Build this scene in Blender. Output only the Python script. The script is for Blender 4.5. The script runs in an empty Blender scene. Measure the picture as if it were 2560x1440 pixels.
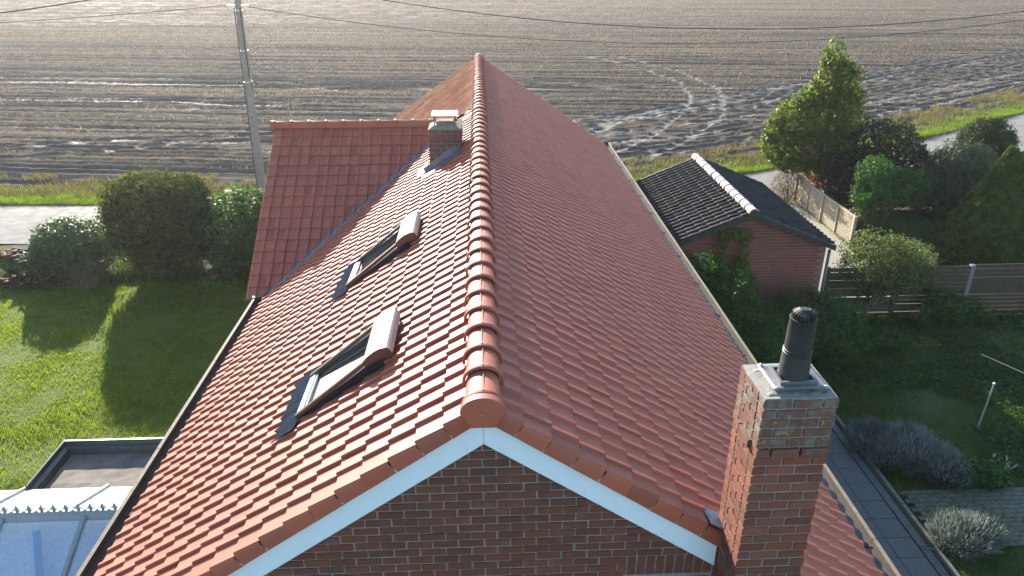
import bpy, bmesh, math, random
import numpy as np
from mathutils import Matrix, Vector

# ------------------------------------------------------------------ camera, sky, sun, exposure
scene = bpy.context.scene
SUN_EL, SUN_AZ = 19.6, -21.0            # degrees; azimuth measured from +Y towards +X
cam_d = bpy.data.cameras.new("camera")
cam = bpy.data.objects.new("camera", cam_d)
scene.collection.objects.link(cam)
CAM = Vector((0.029, -4.240, 8.406))
PITCH, YAW, ROLL = 0.43743, 0.04137, -0.00275
fwd = Vector((math.sin(YAW)*math.cos(PITCH), math.cos(YAW)*math.cos(PITCH), -math.sin(PITCH)))
rt = Vector((math.cos(YAW), -math.sin(YAW), 0))
up = rt.cross(fwd)
r2 = rt*math.cos(ROLL)+up*math.sin(ROLL)
u2 = up*math.cos(ROLL)-rt*math.sin(ROLL)
cam.matrix_world = Matrix(((r2.x, u2.x, -fwd.x, CAM.x), (r2.y, u2.y, -fwd.y, CAM.y), (r2.z, u2.z, -fwd.z, CAM.z), (0, 0, 0, 1)))
cam_d.sensor_width = 36.0
cam_d.lens = 36.0*1821.72/2560.0
cam_d.clip_start, cam_d.clip_end = 0.05, 2000.0
scene.camera = cam

world = bpy.data.worlds.new("World")
scene.world = world
world.use_nodes = True
wn = world.node_tree.nodes
sky = wn.new("ShaderNodeTexSky")
sky.sky_type = 'NISHITA'
sky.sun_disc = False
sky.sun_elevation = math.radians(SUN_EL)
sky.sun_rotation = math.radians(SUN_AZ)
sky.air_density, sky.dust_density, sky.ozone_density = 1.0, 0.5, 1.6
wn["Background"].inputs[1].default_value = 0.104
world.node_tree.links.new(sky.outputs[0], wn["Background"].inputs[0])

sun_d = bpy.data.lights.new("sun", 'SUN')
sun_d.energy = 5.0
sun_d.angle = math.radians(0.55)
sun_d.color = (1.0, 0.92, 0.82)
sun = bpy.data.objects.new("sun", sun_d)
el, az = math.radians(SUN_EL), math.radians(SUN_AZ)
SUNV = Vector((math.sin(az)*math.cos(el), math.cos(az)*math.cos(el), math.sin(el)))
sun.rotation_euler = (-SUNV).to_track_quat('-Z', 'Y').to_euler()
sun.location = (-20, 60, 40)
scene.collection.objects.link(sun)

vs = scene.view_settings
vs.view_transform, vs.look = 'Standard', 'None'
vs.exposure, vs.gamma = 1.9, 1.0
vs.use_curve_mapping = False

# ------------------------------------------------------------------ helpers
RNG = np.random.default_rng(11)
random.seed(5)
COL = scene.collection
TAN = 0.690067
TH = math.atan(TAN)
CT, ST = math.cos(TH), math.sin(TH)
I4 = Matrix.Identity(4)

def link_to(o, parent):
    COL.objects.link(o)
    if parent is not None:
        o.parent = parent
        o.matrix_parent_inverse = parent.matrix_world.inverted() if parent.type == 'EMPTY' else I4
    return o

def obj(name, me, mat=None, parent=None, smooth=None):
    if mat is not None and not me.materials:
        me.materials.append(mat)
    if smooth is not None and len(me.polygons):
        me.polygons.foreach_set("use_smooth", [True]*len(me.polygons))
        me.set_sharp_from_angle(angle=math.radians(smooth))
    o = bpy.data.objects.new(name, me)
    return link_to(o, parent)

def tag(o, label=None, cat=None, group=None, kind=None):
    if label: o['label'] = label
    if cat: o['category'] = cat
    if group: o['group'] = group
    if kind: o['kind'] = kind
    return o

def thing(name, label, cat, loc=(0, 0, 0), group=None):
    o = bpy.data.objects.new(name, None)
    o.empty_display_size = 0.3
    o.location = loc
    COL.objects.link(o)
    o.matrix_world = Matrix.Translation(loc)
    return tag(o, label, cat, group)

def pyd(verts, faces, name="m"):
    me = bpy.data.meshes.new(name)
    me.from_pydata([tuple(v) for v in verts], [], faces)
    me.update()
    return me

def arr_mesh(V, k, name="m"):
    """V: (N*k,3) verts, each k consecutive verts make one face"""
    V = np.ascontiguousarray(V, dtype=np.float32).reshape(-1, 3)
    n = len(V)
    me = bpy.data.meshes.new(name)
    me.vertices.add(n); me.vertices.foreach_set("co", V.ravel())
    me.loops.add(n); me.loops.foreach_set("vertex_index", np.arange(n, dtype=np.int32))
    me.polygons.add(n//k)
    me.polygons.foreach_set("loop_start", np.arange(0, n, k, dtype=np.int32))
    me.update(calc_edges=True)
    return me

def grid_mesh(X, Y, Z, name="m"):
    ny, nx = X.shape
    V = np.stack([X, Y, Z], -1).reshape(-1, 3).astype(np.float32)
    idx = np.arange(nx*ny).reshape(ny, nx)
    q = np.stack([idx[:-1, :-1], idx[:-1, 1:], idx[1:, 1:], idx[1:, :-1]], -1).reshape(-1, 4)
    me = bpy.data.meshes.new(name)
    me.vertices.add(len(V)); me.vertices.foreach_set("co", V.ravel())
    me.loops.add(q.size); me.loops.foreach_set("vertex_index", q.ravel().astype(np.int32))
    me.polygons.add(len(q)); me.polygons.foreach_set("loop_start", np.arange(0, q.size, 4, dtype=np.int32))
    me.update(calc_edges=True)
    me.polygons.foreach_set("use_smooth", np.ones(len(q), dtype=bool))
    return me

class MB:
    def __init__(s): s.v, s.f = [], []
    def add(s, verts, faces):
        b = len(s.v); s.v += [tuple(v) for v in verts]; s.f += [tuple(i+b for i in f) for f in faces]; return s
    def box(s, x0, x1, y0, y1, z0, z1):
        return s.hexa([(x0,y0,z0),(x1,y0,z0),(x1,y1,z0),(x0,y1,z0),(x0,y0,z1),(x1,y0,z1),(x1,y1,z1),(x0,y1,z1)])
    def hexa(s, p):
        return s.add(p, [(0,3,2,1),(4,5,6,7),(0,1,5,4),(1,2,6,5),(2,3,7,6),(3,0,4,7)])
    def bar(s, a, b, w, h, upv=(0,0,1)):
        a, b = Vector(a), Vector(b); d = (b-a).normalized(); r = d.cross(Vector(upv))
        if r.length < 1e-4: r = d.cross(Vector((1,0,0)))
        r.normalize(); n = r.cross(d)
        P = []
        for c in (a, b):
            for su, sn in ((-1,-1),(1,-1),(1,1),(-1,1)): P.append(c+r*su*w/2+n*sn*h/2)
        return s.add(P, [(0,1,2,3),(7,6,5,4),(0,4,5,1),(1,5,6,2),(2,6,7,3),(3,7,4,0)])
    def tube(s, pts, rad, n=8, cap=True):
        pts = [Vector(p) for p in pts]
        if not hasattr(rad, '__len__'): rad = [rad]*len(pts)
        base = len(s.v); ref = Vector((0.3, 0.9, 0.2))
        for i, p in enumerate(pts):
            d = (pts[min(i+1, len(pts)-1)]-pts[max(i-1, 0)]).normalized()
            r = d.cross(ref)
            if r.length < 1e-3: r = d.cross(Vector((1,0,0)))
            r.normalize(); q = d.cross(r)
            for k in range(n):
                a = 2*math.pi*k/n
                s.v.append(tuple(p+(r*math.cos(a)+q*math.sin(a))*rad[i]))
        for i in range(len(pts)-1):
            for k in range(n):
                a, b = base+i*n+k, base+i*n+(k+1) % n
                s.f.append((a, b, b+n, a+n))
        if cap:
            s.f.append(tuple(base+k for k in range(n))[::-1]); e = base+(len(pts)-1)*n
            s.f.append(tuple(e+k for k in range(n)))
        return s
    def lathe(s, c, prof, n=20):
        base = len(s.v)
        for r, z in prof:
            for k in range(n):
                a = 2*math.pi*k/n
                s.v.append((c[0]+r*math.cos(a), c[1]+r*math.sin(a), c[2]+z))
        for i in range(len(prof)-1):
            for k in range(n):
                a, b = base+i*n+k, base+i*n+(k+1) % n
                s.f.append((a, b, b+n, a+n))
        s.f.append(tuple(base+k for k in range(n))[::-1]); e = base+(len(prof)-1)*n
        s.f.append(tuple(e+k for k in range(n)))
        return s
    def prism(s, poly, axis, a0, a1):
        """poly 2D in the two other axes, extruded along axis"""
        n = len(poly)
        def P(q, a):
            return {'x': (a, q[0], q[1]), 'y': (q[0], a, q[1]), 'z': (q[0], q[1], a)}[axis]
        return s.add([P(q, a0) for q in poly]+[P(q, a1) for q in poly],
                     [tuple(range(n))[::-1], tuple(range(n, 2*n))]+[(i, (i+1) % n, (i+1) % n+n, i+n) for i in range(n)])
    def build(s, name, mat, parent=None, smooth=None, bevel=0):
        me = pyd(s.v, s.f, name)
        bm = bmesh.new(); bm.from_mesh(me)
        if bevel: bmesh.ops.bevel(bm, geom=bm.edges[:], offset=bevel, segments=1, affect='EDGES')
        bmesh.ops.recalc_face_normals(bm, faces=bm.faces[:])
        bm.to_mesh(me); bm.free()
        return obj(name, me, mat, parent, smooth)

# ------------------------------------------------------------------ materials
def hexc(r, g, b): return (r, g, b, 1)

class NT:
    def __init__(s, name):
        s.m = bpy.data.materials.new(name); s.m.use_nodes = True
        s.t = s.m.node_tree; s.t.nodes.clear()
        s.out = s.t.nodes.new("ShaderNodeOutputMaterial")
    def n(s, typ, **kw):
        nd = s.t.nodes.new("ShaderNode"+typ)
        for k, v in kw.items():
            if k.startswith('i_'):
                key = k[2:]; key = int(key) if key.isdigit() else key.replace('_', ' ')
                nd.inputs[key].default_value = v
            else: setattr(nd, k, v)
        return nd
    def l(s, a, b): s.t.links.new(a, b)
    def noise(s, scale, detail=4, rough=0.55, coord=None, dist=0.0):
        nd = s.n("TexNoise"); nd.inputs['Scale'].default_value = scale; nd.inputs['Detail'].default_value = detail
        nd.inputs['Roughness'].default_value = rough; nd.inputs['Distortion'].default_value = dist
        s.l(coord if coord is not None else s.pos(), nd.inputs['Vector'])
        return nd.outputs[0]
    def pos(s):
        if not hasattr(s, '_p'): s._p = s.n("NewGeometry")
        return s._p.outputs['Position']
    def island(s):
        s.pos(); return s._p.outputs['Random Per Island']
    def rnd(s):
        a = s.n("ObjectInfo").outputs['Random']
        m = s.n("Math", operation='ADD'); s.l(a, m.inputs[0]); s.l(s.island(), m.inputs[1])
        f = s.n("Math", operation='FRACT'); s.l(m.outputs[0], f.inputs[0]); return f.outputs[0]
    def ramp(s, fac, stops, interp='LINEAR'):
        nd = s.n("ValToRGB"); e = nd.color_ramp.elements; nd.color_ramp.interpolation = interp
        while len(e) > 1: e.remove(e[0])
        e[0].position, e[0].color = stops[0][0], (*stops[0][1], 1)
        for p, c in stops[1:]:
            q = e.new(p); q.color = (*c, 1)
        s.l(fac, nd.inputs[0]); return nd.outputs[0]
    def mix(s, fac, a, b, mode='MIX'):
        nd = s.n("Mix", data_type='RGBA', blend_type=mode)
        for sock, v in ((nd.inputs[0], fac), (nd.inputs[6], a), (nd.inputs[7], b)):
            if isinstance(v, (int, float)): sock.default_value = v
            elif isinstance(v, tuple): sock.default_value = (*v[:3], 1)
            else: s.l(v, sock)
        return nd.outputs[2]
    def mr(s, v, a, b, c, d):
        nd = s.n("MapRange"); s.l(v, nd.inputs[0])
        for i, q in enumerate((a, b, c, d)): nd.inputs[i+1].default_value = q
        return nd.outputs[0]
    def math(s, op, a, b=None):
        nd = s.n("Math", operation=op)
        for i, v in enumerate((a, b)):
            if v is None: continue
            if isinstance(v, (int, float)): nd.inputs[i].default_value = v
            else: s.l(v, nd.inputs[i])
        return nd.outputs[0]
    def rowmap(s, scale, rz=.1293):
        r_ = s.n("VectorRotate"); r_.rotation_type = 'Z_AXIS'; r_.inputs['Angle'].default_value = rz; s.l(s.pos(), r_.inputs['Vector'])
        nd = s.n("Mapping"); nd.inputs['Scale'].default_value = scale; s.l(r_.outputs[0], nd.inputs[0]); return nd.outputs[0]
    def attr(s, name):
        nd = s.n("Attribute"); nd.attribute_name = name; return nd.outputs['Fac']
    def mapping(s, scale):
        nd = s.n("Mapping"); nd.inputs['Scale'].default_value = scale; s.l(s.pos(), nd.inputs[0]); return nd.outputs[0]
    def done(s, col, rough=0.6, bump=None, bstr=0.3, bdist=0.01, metal=0.0, spec=0.5, coat=None, trans=None):
        p = s.n("BsdfPrincipled")
        def setv(k, v):
            if isinstance(v, (int, float)): p.inputs[k].default_value = v
            elif isinstance(v, tuple): p.inputs[k].default_value = (*v[:3], 1)
            else: s.l(v, p.inputs[k])
        setv('Base Color', col); setv('Roughness', rough); setv('Metallic', metal); setv('Specular IOR Level', spec)
        if coat: setv('Coat Weight', coat[0]); setv('Coat Roughness', coat[1])
        if bump is not None:
            b = s.n("Bump"); b.inputs['Strength'].default_value = bstr; b.inputs['Distance'].default_value = bdist
            s.l(bump, b.inputs['Height']); s.l(b.outputs[0], p.inputs['Normal'])
        if trans is not None:
            tr = s.n("BsdfTranslucent"); 
            if isinstance(trans[1], tuple): tr.inputs[0].default_value = (*trans[1], 1)
            else: s.l(trans[1], tr.inputs[0])
            mx = s.n("MixShader"); mx.inputs[0].default_value = trans[0]
            s.l(p.outputs[0], mx.inputs[1]); s.l(tr.outputs[0], mx.inputs[2]); s.l(mx.outputs[0], s.out.inputs[0])
        else: s.l(p.outputs[0], s.out.inputs[0])
        return s.m

def m_tile():
    t = NT("clay_tile"); r = t.rnd()
    base = t.ramp(r, [(0, (.265, .072, .046)), (.22, (.335, .094, .054)), (.78, (.38, .112, .064)), (1, (.285, .090, .062))])
    n1 = t.noise(3.0, 5); n2 = t.noise(60, 3)
    base = t.mix(t.mr(n1, .45, .75, 0, .25), base, (.25, .09, .065))
    streak = t.noise(1.0, 6, .65, t.mapping((.5, 9.0, .5)))
    base = t.mix(t.mr(streak, .52, .72, 0, .3), base, (.21, .08, .058))
    # old unrestored stretch at the far left: lichen
    sp = t.n("SeparateXYZ"); t.l(t.pos(), sp.inputs[0])
    far = t.math('MULTIPLY', t.mr(sp.outputs[1], 9.5, 11.5, 0, 1), t.mr(sp.outputs[0], -.02, -.3, 0, 1))
    li = t.math('MULTIPLY', far, t.mr(t.noise(1.6, 6, .65), .45, .65, 0, .7))
    base = t.mix(li, base, (.42, .30, .11))
    sp2 = t.mr(t.noise(95, 2), .70, .76, 0, .5)
    base = t.mix(t.math('MULTIPLY', sp2, t.mr(n1, .4, .6, 0, 1)), base, (.22, .14, .10))
    rg = t.mr(t.noise(7, 4), .3, .7, .50, .64)
    rg = t.math('ADD', rg, t.math('MULTIPLY', far, .22))
    return t.done(base, rg, n2, .08, .003, spec=t.math('SUBTRACT', .33, t.math('MULTIPLY', far, .2)))

def m_brick(name, cols, lich=0.0):
    t = NT(name); r = t.rnd()
    c = t.ramp(r, [(i/(len(cols)-1), q) for i, q in enumerate(cols)])
    n = t.noise(38, 6, .7); c = t.mix(t.mr(n, .45, .8, 0, .6), c, (.085, .045, .034))
    n2 = t.noise(11, 4); c = t.mix(t.mr(n2, .56, .72, 0, .28), c, (.22, .175, .15))
    c = t.mix(t.mr(t.noise(1.7, 5, .6), .52, .68, 0, .5), c, (.06, .045, .038))
    if lich:
        sp = t.n("SeparateXYZ"); t.l(t.pos(), sp.inputs[0])
        hz = t.mr(sp.outputs[2], 5.3, 5.45, 0, 1)
        c = t.mix(t.math('MULTIPLY', hz, .45), c, (.115, .085, .068))
        c = t.mix(t.math('MULTIPLY', hz, t.mr(t.noise(9, 5, .6), .48, .6, 0, lich)), c, (.17, .155, .13))
        c = t.mix(t.math('MULTIPLY', hz, t.mr(t.noise(17, 4, .6), .63, .67, 0, .85)), c, (.40, .27, .035))
    return t.done(c, .85, t.noise(70, 5, .7), .6, .006, spec=.25)

def m_noise(name, a, b, scale=8, rough=.8, bump=0.2, bscale=40, bdist=.004, spec=.4, metal=0, detail=5):
    t = NT(name)
    c = t.ramp(t.noise(scale, detail, .6), [(.3, a), (.7, b)])
    return t.done(c, rough, t.noise(bscale, 4) if bump else None, bump, bdist, metal, spec)

def m_leaf(name, cols, trans=.35, tcol=None, rough=.55, spec=.12):
    t = NT(name); r = t.rnd()
    c = t.ramp(r, [(i/(len(cols)-1), q) for i, q in enumerate(cols)])
    c = t.mix(t.mr(t.noise(3.5, 3, .6), .38, .62, .55, 0), c, (.35, .38, .30), 'MULTIPLY')
    tc = t.mix(1.0, c, tcol or (1.6, 1.9, .7), 'MULTIPLY')
    return t.done(c, rough, None, spec=spec, trans=(trans, tc))

M = {}
M['tile'] = m_tile()
M['brick'] = m_brick("brick_gable", [(.135, .052, .034), (.165, .062, .038), (.12, .049, .034), (.185, .068, .040), (.105, .052, .039)])
M['brick_ch'] = m_brick("brick_chimney", [(.16, .06, .039), (.21, .076, .046), (.135, .056, .040), (.245, .094, .055), (.12, .062, .048)], .9)
M['brick_sm'] = m_brick("brick_small_chimney", [(.13, .062, .048), (.18, .08, .056), (.12, .064, .052), (.16, .075, .055)])
M['brick_ga'] = m_brick("brick_garage", [(.17, .056, .038), (.21, .068, .045), (.19, .06, .043), (.24, .082, .054)])
M['mortar'] = m_noise("mortar", (.19, .187, .175), (.28, .273, .25), 20, .95, .5, 120)
M['mortar_ga'] = m_noise("mortar_garage", (.20, .12, .095), (.26, .17, .13), 20, .95, .4, 120)
M['white'] = m_noise("white_board", (.66, .80, .87), (.70, .83, .89), 5, .42, .05, 60, .002, .5)
M['zinc'] = m_noise("weathered_zinc", (.055, .046, .038), (.095, .078, .062), 7, .85, .3, 60, .003, .2)
M['zinc_wet'] = m_noise("wet_gutter_floor", (.07, .075, .08), (.12, .125, .13), 6, .34, .2, 30, .003, .5, .3)
M['lip'] = m_noise("weathered_fascia", (.085, .072, .052), (.17, .145, .105), 9, .75, .3, 70)
M['lip_r'] = m_noise("weathered_fascia_beige", (.09, .078, .056), (.16, .138, .098), 9, .8, .3, 70)
M['lead'] = m_noise("lead_sheet", (.12, .14, .175), (.22, .24, .28), 6, .42, .3, 25, .004, .5, .25)
M['lead_new'] = m_noise("new_lead_sheet", (.055, .075, .12), (.12, .15, .21), 9, .38, .35, 40, .004, .5, .3)
M['apron'] = m_noise("pleated_apron", (.05, .062, .09), (.10, .115, .15), 12, .36, .2, 50, .003, .5, .2)
M['brown_metal'] = m_noise("brown_metal", (.055, .033, .028), (.075, .045, .036), 4, .34, .0, 40, .002, .6, .0)
M['hood_metal'] = m_noise("beige_hood", (.30, .285, .26), (.36, .34, .31), 4, .42, .05, 40, .002, .5, .0)
M['black_metal'] = m_noise("black_metal", (.010, .013, .02), (.02, .025, .034), 6, .4, .0)
M['sill_metal'] = m_noise("sill_metal", (.42, .42, .40), (.55, .54, .51), 6, .35, .05)
M['black_plastic'] = m_noise("black_plastic", (.014, .016, .017), (.032, .035, .036), 18, .55, .15, 80)
M['grey_plate'] = m_noise("grey_plate", (.11, .115, .12), (.17, .175, .18), 8, .45, .2, 30, .003, .5, .2)
M['cement'] = m_noise("cement_cap", (.15, .14, .118), (.30, .275, .23), 22, .95, .8, 60, .008, .2)
M['steel'] = m_noise("galvanised", (.45, .45, .43), (.62, .61, .58), 10, .35, .1, 40, .002, .5, .6)
M['dark_iron'] = m_noise("dark_iron", (.03, .028, .025), (.06, .05, .045), 20, .6, .2)
M['felt'] = m_noise("roof_felt", (.11, .10, .08), (.19, .17, .135), 5, .9, .4, 50, .004, .3)
M['coping'] = m_noise("dark_coping", (.035, .045, .045), (.06, .075, .072), 14, .38, .2, 50, .003, .5, .3)
M['alu'] = m_noise("grey_paint", (.24, .28, .28), (.30, .34, .335), 10, .42, .1, 60, .002, .5)
_t = NT("opal_sheet"); _c = _t.ramp(_t.noise(3, 5), [(.3, (.72, .74, .77)), (.7, (.80, .81, .83))])
M['poly'] = _t.done(_c, .4, trans=(.5, (.85, .88, .92)))
M['pole'] = m_noise("pole_concrete", (.25, .215, .185), (.37, .325, .28), 9, .9, .5, 60)
M['cable'] = m_noise("cable", (.02, .02, .02), (.035, .033, .03), 5, .6, 0)
M['galv_post'] = m_noise("grey_post", (.11, .125, .13), (.17, .185, .19), 9, .5, .2)
M['soil'] = m_noise("garden_soil", (.030, .025, .018), (.065, .052, .036), 5, .95, .6, 25, .02, .2)
M['trunk'] = m_noise("bark", (.055, .042, .03), (.13, .10, .075), 18, .9, .7, 60, .01, .2)
M['wood_dry'] = m_noise("weathered_wood", (.27, .235, .17), (.40, .35, .26), 12, .85, .4, 60)
M['wood_dark'] = m_noise("mossy_wood", (.040, .033, .020), (.070, .056, .035), 10, .85, .4, 60)
M['slab'] = m_noise("slab", (.075, .08, .078), (.12, .125, .12), 25, .8, .4, 120, .003)
M['kerb'] = m_noise("kerb", (.13, .13, .11), (.20, .195, .165), 14, .9, .4, 60)
M['paver'] = m_noise("mossy_paver", (.075, .085, .055), (.15, .15, .105), 12, .9, .4, 60)

def m_gtile():
    t = NT("dark_roof_tile"); r = t.rnd()
    c = t.ramp(r, [(0, (.014, .015, .019)), (.5, (.022, .024, .028)), (1, (.034, .034, .037))])
    sp = t.n("SeparateXYZ"); t.l(t.pos(), sp.inputs[0])
    lf = t.mr(sp.outputs[0], 6.1, 5.8, 0.05, 1)
    c = t.mix(t.math('MULTIPLY', lf, t.mr(t.noise(3.2, 6, .65), .5, .66, 0, .6)), c, (.075, .058, .014))
    c = t.mix(t.mr(t.noise(45, 4, .7), .64, .74, 0, .3), c, (.12, .11, .10))
    return t.done(c, .8, t.noise(60, 4), .3, .004, spec=.22)
M['gtile'] = m_gtile()
def m_gridge():
    t = NT("garage_ridge_tile"); r = t.rnd()
    c = t.ramp(r, [(0, (.52, .43, .40)), (.5, (.60, .51, .47)), (1, (.45, .37, .34))])
    c = t.mix(t.mr(t.noise(24, 5, .65), .45, .7, 0, .6), c, (.22, .18, .16))
    return t.done(c, .8, t.noise(60, 4), .3, .004, spec=.3)
M['gridge'] = m_gridge()

def m_glass(name, col, rough=.03, alpha=.25):
    t = NT(name)
    g = t.n("BsdfGlossy"); g.inputs['Roughness'].default_value = rough; g.inputs['Color'].default_value = (.95, .97, 1, 1)
    tr = t.n("BsdfTransparent"); tr.inputs[0].default_value = (*col, 1)
    fr = t.n("LayerWeight"); fr.inputs[0].default_value = .5
    f = t.mr(t.math('POWER', fr.outputs['Facing'], 3.0), 0, 1, alpha, 1.0)
    mx = t.n("MixShader"); t.l(f, mx.inputs[0]); t.l(tr.outputs[0], mx.inputs[1]); t.l(g.outputs[0], mx.inputs[2])
    t.l(mx.outputs[0], t.out.inputs[0]); return t.m
M['glass'] = m_glass("window_glass", (.90, .93, .94), .05, .30)
M['glass_c'] = m_glass("conservatory_glass", (.95, .98, 1.0), .05, .10)

# foliage
M['leaf_big'] = m_leaf("leaf_dark_olive", [(.036, .055, .02), (.05, .072, .024), (.07, .09, .028), (.12, .122, .036)], .32, (2.2, 2.0, .6), .85, .03)
M['leaf_laurel'] = m_leaf("leaf_laurel", [(.022, .058, .012), (.036, .085, .018), (.05, .11, .024), (.07, .13, .03)], .34, (1.9, 2.0, .6), .5, .16)
M['leaf_small'] = m_leaf("leaf_mid", [(.035, .07, .028), (.05, .09, .036), (.07, .115, .048), (.095, .13, .06)], .3, (1.6, 1.8, .8), .42)
M['leaf_tree'] = m_leaf("leaf_tree", [(.04, .075, .012), (.06, .105, .016), (.085, .125, .02), (.12, .145, .028), (.15, .13, .03)], .42, (2.0, 2.1, .6), .4)
M['leaf_dark'] = m_leaf("leaf_dark", [(.014, .024, .010), (.022, .034, .014), (.032, .044, .020), (.06, .058, .045)], .25, (1.5, 1.7, .7), .4)
M['leaf_grey'] = m_leaf("leaf_grey_green", [(.045, .062, .036), (.06, .08, .048), (.085, .10, .062)], .16, (1.5, 1.6, .9), .5)
M['leaf_bright'] = m_leaf("leaf_bright", [(.03, .075, .02), (.042, .10, .026), (.06, .125, .034)], .36, (1.6, 2.0, .6), .45)
M['leaf_yew'] = m_leaf("leaf_yew", [(.05, .085, .016), (.075, .115, .021), (.11, .145, .028)], .36, (1.8, 1.8, .6), .5)
M['leaf_cone'] = m_leaf('leaf_clipped', [(.028, .046, .018), (.04, .06, .022), (.055, .075, .028)], .15, (1.5, 1.6, .7), .7, .05)
M['leaf_var'] = m_leaf("leaf_variegated", [(.045, .075, .022), (.07, .10, .03), (.10, .13, .045), (.19, .20, .09)], .36, (1.8, 1.9, .7), .5, .16)
M['leaf_wist'] = m_leaf("leaf_wisteria", [(.034, .08, .022), (.048, .105, .028), (.07, .13, .036)], .38, (1.7, 2.0, .7), .45)
M['leaf_red'] = m_leaf("leaf_red", [(.25, .05, .045), (.34, .08, .07), (.20, .09, .05)], .4, (1.6, 1.1, 1.0), .5)
M['leaf_brown'] = m_leaf("leaf_brown_hedge", [(.075, .06, .03), (.11, .085, .045), (.085, .09, .035)], .3, (1.6, 1.5, .8), .5)
M['sedum'] = m_leaf("sedum_head", [(.10, .025, .02), (.15, .04, .03), (.08, .025, .018)], .2, (1.5, 1.0, .8), .7)
M['lavender'] = m_leaf("lavender", [(.15, .17, .165), (.20, .225, .22), (.27, .295, .29)], .2, (1.2, 1.3, 1.0), .7)
M['dry_grass'] = m_leaf("dry_grass", [(.22, .18, .12), (.30, .25, .17), (.18, .16, .10)], .3, (1.4, 1.3, .9), .6)
M['yucca'] = m_leaf("strap_leaf", [(.05, .08, .03), (.08, .11, .04), (.12, .13, .05)], .2, (1.5, 1.6, .8), .45)
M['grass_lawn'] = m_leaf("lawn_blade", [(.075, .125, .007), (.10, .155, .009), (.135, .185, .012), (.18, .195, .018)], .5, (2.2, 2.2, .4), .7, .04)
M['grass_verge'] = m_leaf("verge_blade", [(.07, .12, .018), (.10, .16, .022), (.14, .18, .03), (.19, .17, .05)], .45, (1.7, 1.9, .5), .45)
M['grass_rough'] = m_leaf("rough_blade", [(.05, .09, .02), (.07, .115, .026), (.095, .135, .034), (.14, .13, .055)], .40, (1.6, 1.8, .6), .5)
M['weed_dry'] = m_leaf("dry_weed", [(.13, .095, .055), (.20, .16, .085), (.10, .12, .04), (.15, .15, .06)], .35, (1.5, 1.4, .7), .6)
M['straw'] = m_leaf("straw", [(.15, .105, .062), (.25, .185, .115), (.36, .28, .18), (.10, .075, .05)], .28, (1.3, 1.2, 1.0), .8, .1)

# ------------------------------------------------------------------ road line (used by ground, verge, field)
RX = np.array([-400, -60, -17.4, -9.4, -2, 4, 10.8, 14.1, 20.9, 30.1, 45, 90, 400.])
RY = np.array([45.8, 24.0, 21.58, 21.09, 21.0, 21.9, 24.1, 25.5, 29.3, 35.2, 45.0, 75, 280.])
def road_far(x):
    x = np.asarray(x, float); acc = 0
    for d in (-3, -1.5, 0, 1.5, 3): acc = acc+np.interp(x+d, RX, RY)
    return acc/5
RW = 3.75

def road_dist(X, Y):
    """signed distance beyond the far road edge (approx perpendicular)"""
    e = .5; sl = (road_far(X+e)-road_far(X-e))/(2*e)
    return (Y-road_far(X))/np.sqrt(1+sl*sl)

# ------------------------------------------------------------------ value noise for geometry
def vnoise(X, Y, seed=0):
    r = np.random.default_rng(seed); T = r.random((256, 256))
    xi, yi = np.floor(X).astype(int), np.floor(Y).astype(int); fx, fy = X-xi, Y-yi
    fx, fy = fx*fx*(3-2*fx), fy*fy*(3-2*fy)
    g = lambda a, b: T[a % 256, b % 256]
    return (g(xi, yi)*(1-fx)+g(xi+1, yi)*fx)*(1-fy)+(g(xi, yi+1)*(1-fx)+g(xi+1, yi+1)*fx)*fy

# ------------------------------------------------------------------ ground (one sheet to the horizon)
def build_ground():
    t = NT("earth"); c = t.ramp(t.noise(.8, 6), [(.3, (.045, .042, .022)), (.7, (.085, .075, .045))])
    mat = t.done(c, .95, t.noise(10, 5), .5, .03, spec=.2)
    o = obj("ground", pyd([(-500, -150, -.14), (500, -150, -.14), (500, 700, -.14), (-500, 700, -.14)], [(0, 1, 2, 3)]), mat)
    tag(o, kind='structure')
build_ground()

# ------------------------------------------------------------------ lawn and garden ground
def sheet(name, x0, x1, y0, y1, z, amp, step, mat, seed):
    xs = np.arange(x0, x1+step/2, step); ys = np.arange(y0, y1+step/2, step)
    X, Y = np.meshgrid(xs, ys)
    Z = z+amp*(vnoise(X*1.1+50, Y*1.1+50, seed)-.5)+amp*.5*(vnoise(X*3.7+90, Y*3.7+90, seed+1)-.5)
    return tag(obj(name, grid_mesh(X, Y, Z), mat), kind='structure')
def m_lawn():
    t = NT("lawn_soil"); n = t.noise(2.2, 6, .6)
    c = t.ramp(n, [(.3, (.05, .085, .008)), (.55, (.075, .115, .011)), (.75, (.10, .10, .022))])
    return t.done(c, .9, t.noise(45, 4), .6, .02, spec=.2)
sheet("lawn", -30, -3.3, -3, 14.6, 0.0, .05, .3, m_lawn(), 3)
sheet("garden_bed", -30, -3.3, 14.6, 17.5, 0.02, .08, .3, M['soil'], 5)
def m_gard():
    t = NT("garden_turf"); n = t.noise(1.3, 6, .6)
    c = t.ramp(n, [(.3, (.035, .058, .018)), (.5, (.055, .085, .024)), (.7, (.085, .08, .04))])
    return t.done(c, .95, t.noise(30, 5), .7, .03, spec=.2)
sheet("garden_ground", 3.3, 24, -3, 19.5, 0.0, .07, .3, m_gard(), 8)

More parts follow.
